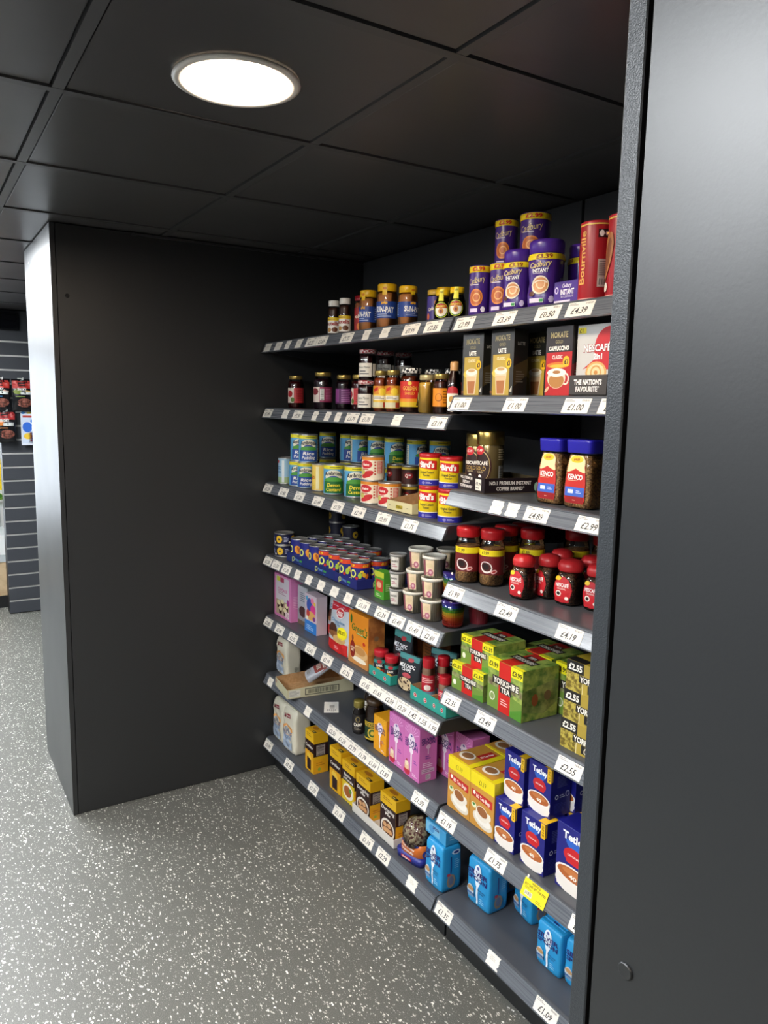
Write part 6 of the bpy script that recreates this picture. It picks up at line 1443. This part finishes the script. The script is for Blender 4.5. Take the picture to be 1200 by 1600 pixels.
P('sprinkle_tub', -2.247, 1.404, z+.002, 45, 'dark sprinkle tub with red lid, left one in the teal tray', 'tub', G)
P('sprinkle_tub', -2.172, 1.403, z+.002, 45, 'dark sprinkle tub with red lid, right one in the teal tray', 'tub', G)
G = 'dark chocolate chip pouches'
P('chocolate_chip_pouch', -2.200, 1.470, z+.002, 0, 'black and teal chocolate chip pouch standing at the back of the teal tray', 'pouch', G, (1, .9, 1.10))
P('chocolate_chip_pouch', -2.072, 1.415, z, 8, 'black and teal chocolate chip pouch leaning right of the teal tray', 'pouch', G, (.95, 1, .86))
P('chocolate_chip_pouch', -2.040, 1.535, z, 20, 'shaded chocolate chip pouch slumped behind the shakers', 'pouch', G, (1, 1, .9))
G = 'shakers with red caps'
for i, (x, y, t) in enumerate(((-1.966, 1.415, 'front left in the teal tray'), (-1.955, 1.468, 'behind the front left one'), (-1.868, 1.412, 'front right in the narrow tray'), (-1.862, 1.462, 'behind the front right one'))):
    P('red_cap_shaker', x, y, z+.002, 45, f'pink and red shaker with red cap, {t}', 'shaker', G, (1, 1, 1.08 if i < 2 else .86))
z = .865+E_   # fifth shelf, right bay
G = 'green tea bag cartons'
P('small_tea_carton', -1.716, 1.440, z, 0, 'small green and yellow tea carton, lower one at the left end', 'carton', G)
P('small_tea_carton', -1.700, 1.460, z+.0856, 0, 'small green and yellow tea carton, upper one at the left end', 'carton', G)
P('large_tea_carton', -1.550, 1.446, z, -2, 'large green and red tea carton at the front', 'carton', G)
P('large_tea_carton', -1.420, 1.585, z, 0, 'large green tea carton set back between the front one and the gold stack', 'carton', G, (1, 1, 1.02))
P('large_tea_carton', -1.590, 1.585, z, 0, 'large green tea carton behind the front one', 'carton', G, (1, 1, 1.0))
G = 'gold tea cartons'
for i in range(3): P('gold_tea_carton', -1.252+.005*i, 1.437, z+.0785*i, 0, f'gold and black tea carton, {["lowest","middle","top"][i]} of the stack of three', 'carton', G)

z = .4735+E_  # sixth shelf, left bay
P('flour_bag', -3.108, 1.435, z, 0, 'cream flour bag standing alone on the sixth shelf by the partition', 'bag', 'cream flour bags', (1, 1, .94))
P('open_flour_box', -2.887, 1.457, z+.0005, -8, 'open card box with brown inside sticking out over the shelf edge', 'box', None, (.90, .84, 1))
o = P('flour_packet', -2.905, 1.43, z+.045, -18, 'red and white sugar packet lying tilted in the open card box', 'packet'); o.rotation_euler = (math.radians(-58), 0, math.radians(-22))
P('black_bottle', -2.393, 1.40, z, 50, 'small black coffee essence bottle with olive cap', 'bottle', None, (1, 1, 1.02))
P('dark_bottle', -2.475, 1.50, z, 50, 'dark bottle with ribbed black cap behind the olive-capped one', 'bottle')
P('golden_jar', -2.310, 1.42, z, 45, 'dark syrup jar with green and gold label', 'jar')
P('yellow_sugar_carton', -2.208, 1.413, z, 0, 'yellow sugar carton left of the pink ones', 'carton', None, (1.15, 1.1, 1.04))
G = 'pink icing sugar cartons'
P('pink_sugar_carton', -2.093, 1.412, z, 0, 'pink icing sugar carton, left one at the front', 'carton', G, (1, 1, 1.01))
P('pink_sugar_carton', -1.993, 1.408, z, 0, 'pink icing sugar carton, right one at the front edge', 'carton', G, (1, 1, 1.03))
P('pink_sugar_carton', -1.950, 1.515, z, 0, 'pink icing sugar carton in the second row behind the right front one', 'carton', G)
P('pink_sugar_carton', -1.853, 1.520, z, 0, 'shaded pink icing sugar carton at the end of the second row', 'carton', G, (.95, 1, 1))
z = .472+E_   # sixth shelf, right bay
G = 'yellow topped tea bag cartons'
for i, (x, y, t) in enumerate(((-1.738, 1.447, 'left one at the front'), (-1.6255, 1.447, 'right one at the front'), (-1.738, 1.592, 'left one behind'), (-1.6255, 1.592, 'right one behind'))):
    P('tea_bag_carton', x, y, z, 0, f'orange tea bag carton with yellow band and cup, {t}', 'carton', G, (.99, 1, 1.06))
G = 'dark blue tea cartons'
P('blue_tea_carton', -1.522, 1.414, z, 0, 'dark blue tea carton, lower left of the front ones', 'carton', G, (1, 1, 1.03))
P('blue_tea_carton', -1.520, 1.440, z+.1385, 0, 'dark blue tea carton, upper left', 'carton', G, (.98, 1, 1.06))
P('blue_tea_carton', -1.408, 1.418, z, 0, 'dark blue tea carton, lower right in full view', 'carton', G, (1.1, 1.1, 1.13))
P('blue_tea_carton', -1.418, 1.440, z+.1518, 0, 'dark blue tea carton, upper right with its side showing', 'carton', G, (1.03, 1, 1.06))
P('blue_tea_carton', -1.400, 1.510, z, 0, 'dark blue tea carton in the second row, lower', 'carton', G, (1.05, 1, 1.13))
P('blue_tea_carton', -1.405, 1.520, z+.1518, 0, 'dark blue tea carton in the second row, upper', 'carton', G, (1.05, 1, 1.03))
P('large_blue_tea_carton', -1.268, 1.426, z, 0, 'large dark blue tea carton beside the near panel', 'carton', None, (1, 1, 1.1))

z = .158+E_   # bottom shelf, left bay
P('flour_bag', -3.108, 1.418, z, 0, 'cream flour bag on the bottom shelf against the partition', 'bag', 'cream flour bags', (1, 1, 1.05))
P('flour_bag', -2.976, 1.415, z, 3, 'cream flour bag on the bottom shelf, right one with barcode side showing', 'bag', 'cream flour bags', (1.04, 1.1, 1.09))
P('yellow_cornflour_carton', -2.763, 1.408, z, 0, 'yellow and brown carton standing apart beside the flour', 'carton', 'yellow and brown baking cartons', (1, 1, 1.1))
P('yellow_cornflour_carton', -2.555, 1.425, z, 0, 'yellow and brown carton left of the round dish pictures', 'carton', 'yellow and brown baking cartons', (1.2, 1.1, 1.1))
P('yellow_batter_carton', -2.490, 1.515, z, 0, 'yellow batter carton with fritter picture, rear one', 'carton', 'yellow and brown baking cartons', (1, 1, 1.15))
P('yellow_batter_carton', -2.452, 1.422, z, 0, 'yellow batter carton with fritter picture, front one left of the white tray', 'carton', 'yellow and brown baking cartons', (1, 1, 1.10))
P('white_dumpling_tray', -2.243, 1.430, z, 0, 'low white card tray holding two dumpling cartons', 'tray', None, (1.17, 1, 1))
P('yellow_dumpling_carton', -2.336, 1.420, z+.002, 0, 'dumpling mix carton with bowl picture, left one in the white tray', 'carton', 'yellow and brown baking cartons', (1, 1, 1.12))
P('yellow_dumpling_carton', -2.157, 1.420, z+.002, 0, 'dumpling mix carton with bowl picture, right one in the white tray', 'carton', 'yellow and brown baking cartons', (1, 1, 1.18))
P('fruit_pudding_pack', -2.018, 1.435, z, 10, 'domed clear pack of fruit and nut mix on orange and blue card base', 'pack')
G = 'blue granulated sugar bags'
P('blue_sugar_bag', -1.850, 1.412, z, 0, 'blue sugar bag at the end of the left bay, another pack lying on it', 'bag', G, (1, 1.15, 1.1))
P('lying_blue_bag', -1.863, 1.425, z+.1605, 0, 'light blue sugar pack lying on top of the first sugar bag', 'carton', None, (.98, .9, 1))
z = .165+E_
P('blue_sugar_bag', -1.690, 1.468, z, 2, 'blue sugar bag, second from left and facing the aisle', 'bag', G, (1.12, 1.15, 1.07))
P('blue_sugar_bag', -1.742, 1.575, z, 0, 'blue sugar bag behind and left of the second one', 'bag', G, (1.1, 1.1, 1.07))
P('blue_sugar_bag', -1.575, 1.555, z, -8, 'blue sugar bag standing back in the middle of the bottom shelf', 'bag', G, (1, 1.15, 1.02))
P('blue_sugar_bag', -1.640, 1.640, z, 0, 'blue sugar bag in the deepest row, shaded', 'bag', G, (1, 1, 1))
P('blue_sugar_bag', -1.480, 1.640, z, 0, 'blue sugar bag in the deepest row, right of the middle one', 'bag', G, (1, 1, 1))
P('blue_sugar_bag', -1.378, 1.462, z, 0, 'blue sugar bag near the front of the bottom shelf, folded top visible', 'bag', G, (1, 1, .92))
P('blue_sugar_bag', -1.278, 1.472, z, 0, 'blue sugar bag cut off by the near panel', 'bag', G, (1, 1, .94))

# ================================================================== FAR LEFT: slatted wall goods
def snack_bag(cols, name='snack_bag'):
    o = empty(name); w, h = .150, .245
    L = Loft([(0, w*.5, .003, 2.5), (.02, w*.49, .008, 2.5), (.08, w*.47, .030, 2.5), (.15, w*.47, .028, 2.5), (.215, w*.49, .008, 2.5), (h, w*.5, .003, 2.5)], .0016)
    b = MB(); b.loft(L, mat('#17181b', .2, bump=.4, bscale=30), 36, zs=[0, .02, .05, .08, .115, .15, .18, .2, .215, h]); Sx = Sf(L.front, .05, 5)
    b.rect(Sx, -w*.46, .175, w*.46, .232, cols[0]); b.rect(Sx, -w*.2, .19, w*.15, .238, '#1a1a1c'); b.txt(Sx, 'SMOKY', -.004, .168, .018, '#e8e6e0', w=.062, bold=.04); b.ell(Sx, -.035, .148, .03, .018, cols[1]); b.ell(Sx, .04, .15, .022, .014, cols[2]); b.rect(Sx, -w*.1, .128, w*.38, .150, '#d8dcd8')
    b.ell(Sx, .01, .065, .052, .034, noise_mat('snack_window', '#2a1412', '#b06a5a', 60, .3, .5, 0, .35, .65)); b.lines(Sx, -.05, .105, .05, .12, 1, cols[1])
    part(b, 'bag', o)
    b = MB(); b.box(-.014, .014, -.004, .004, h-.016, h-.006, '#0e0e10'); part(b, 'euro_slot', o)
    return o
def peg(y, zz_, lab):
    o = empty('display_hook'); b = MB(); 
    b.box(-.003, .003, -.16, .0, -.003, .003, M_SILVER); b.box(-.003, .003, -.163, -.157, 0, .016, M_SILVER); part(b, 'prong', o)
    b = MB(); b.box(-.02, .02, -.002, .004, -.014, .014, M_SILVER); part(b, 'back_plate', o)
    o.location = (-6.556, y, zz_); o.rotation_euler = (0, 0, pi/2); return tag(o, lab, 'hook', 'hooks on the slatted wall')
def hang(o, x, y, zz_, lab, cat, g=None):
    o.location = (x, y, zz_); o.rotation_euler = (0, 0, pi/2); return tag(o, lab, cat, g)
for y, zz_, t in ((.755, 1.849, 'upper right'), (.615, 1.849, 'upper left'), (.635, 1.612, 'lower left'), (.825, 1.622, 'lower right')): peg(y, zz_, f'metal hook in the slatted wall holding the {t} pack')
G = 'snack bags hanging on the slatted wall'
hang(snack_bag(('#b8302a', '#7a8a3a', '#c9a04a')), -6.47, .755, 1.610, 'dark snack bag with red top corners beside the bright partition', 'bag', G)
hang(snack_bag(('#c0342c', '#3a8ac8', '#d9b0a0')), -6.47, .598, 1.610, 'red, blue and white snack bag at the picture edge, upper', 'bag', G)
hang(snack_bag(('#a82a2a', '#c8742a', '#5a5a60')), -6.47, .625, 1.372, 'black and orange snack bag at the picture edge, lower', 'bag', G)
def blister():
    o = empty('pen_blister_pack'); w, h = .19, .265; b = MB(); b.box(-w/2, w/2, -.001, .001, 0, h, mat('#dfe6f0', .3)); Sx = Sf(lambda u, v, l: (u, -.001-l, v))
    b.rect(Sx, -w*.46, h*.06, w*.46, h*.86, '#cfdbee'); b.rect(Sx, -w*.42, h*.80, w*.42, h*.86, '#b8433a'); b.ell(Sx, -w*.26, h*.52, w*.18, h*.15, '#2f6ad0'); b.ell(Sx, w*.05, h*.70, w*.2, h*.06, '#3a7ad8'); b.rect(Sx, -w*.1, h*.42, w*.3, h*.55, '#e8eef4'); b.ell(Sx, -w*.25, h*.26, w*.16, h*.09, '#e8c23a'); b.rect(Sx, -w*.25, h*.91, w*.3, h*.96, '#e8d23a'); b.ell(Sx, -w*.40, h*.94, w*.08, h*.04, '#4a90d8')
    part(b, 'backing_card', o)
    for k in range(5):
        b = MB(); b.box(-.02, .065, -.011, -.002, .030+.014*k, .039+.014*k, mat('#2f3fb0', .3), ch=.002); b.box(-.034, -.0205, -.010, -.003, .031+.014*k, .038+.014*k, mat('#c03a4a', .3), ch=.002); part(b, 'pen', o)
    b = MB(); b.box(-.045, .075, -.014, -.012, .022, .105, PLASTIC); part(b, 'clear_bubble', o)
    return o
hang(blister(), -6.50, .832, 1.350, 'blue and white blister pack of blue pens hanging beside the partition', 'blister pack')
# dark screen above the slats
o = empty('wall_screen'); b = MB(); b.box(-.30, .30, -.04, 0, 0, .13, mat('#101114', .15), ch=.004); part(b, 'casing', o)
b = MB(); b.box(-.285, .285, -.0415, -.0402, .012, .118, mat('#0a0b10', .05)); part(b, 'glass_front', o)
hang(o, -6.555, .46, 2.222, 'dark glossy wall-mounted screen above the snack bags', 'screen')
# white counter unit beyond the slatted wall
o = empty('counter_unit')
b = MB(); b.box(-.30, .30, -.25, .25, .10, .38, noise_mat('light_wood_panel', '#b39a78', '#c9b08c', 14, .5, .1), ch=.002); part(b, 'front_panel', o)
b = MB(); b.box(-.30, .30, -.25, .25, 0, .098, M_BLACK); part(b, 'plinth', o)
b = MB(); b.box(-.31, .31, -.26, .26, .382, .44, mat('#b9c0c2', .35), ch=.002); part(b, 'rail', o)
b = MB(); b.box(-.31, .31, -.26, .26, .442, .60, mat('#e4e6e4', .35), ch=.002); part(b, 'worktop', o)
for q in (-.29, .28):
    b = MB(); b.box(q, q+.014, .2, .214, .602, .82, M_SILVER); part(b, 'post', o)
b = MB(); b.box(-.31, .31, -.2, .26, .822, .87, mat('#dfe2e0', .35), ch=.002); part(b, 'upper_shelf', o)
o.location = (-7.05, .335, 0); o.rotation_euler = (0, 0, pi/2); tag(o, 'white counter unit with pale wood front beyond the slatted wall', 'counter')
o = empty('green_salad_pack'); b = MB(); b.lathe([(.05, 0), (.07, .01), (.065, .05), (.03, .075), (.0001, .08)], noise_mat('leafy_green', '#3a7a1e', '#a8d04a', 40, .5, .6, 0), 24); part(b, 'leaves', o)
b = MB(); b.lathe([(.072, 0), (.076, .012), (.072, .02)], mat('#e8e8e4', .4), 24, cap=False); part(b, 'dish', o)
o.location = (-6.88, .56, .871); tag(o, 'leafy green pack standing on the white counter', 'pack')
o = empty('yellow_sign'); b = MB(); b.box(-.10, .10, -.003, .003, .0, .26, mat('#e8cf14', .45)); part(b, 'panel', o)
b = MB(); b.box(-.005, .005, -.004, .01, -.06, .0, M_SILVER); b.box(-.05, .05, -.02, .03, -.066, -.058, M_SILVER); part(b, 'stand', o)
o.location = (-7.12, .57, .87+.067); o.rotation_euler = (0, 0, pi/2); tag(o, 'plain yellow sign standing on the white counter', 'sign')
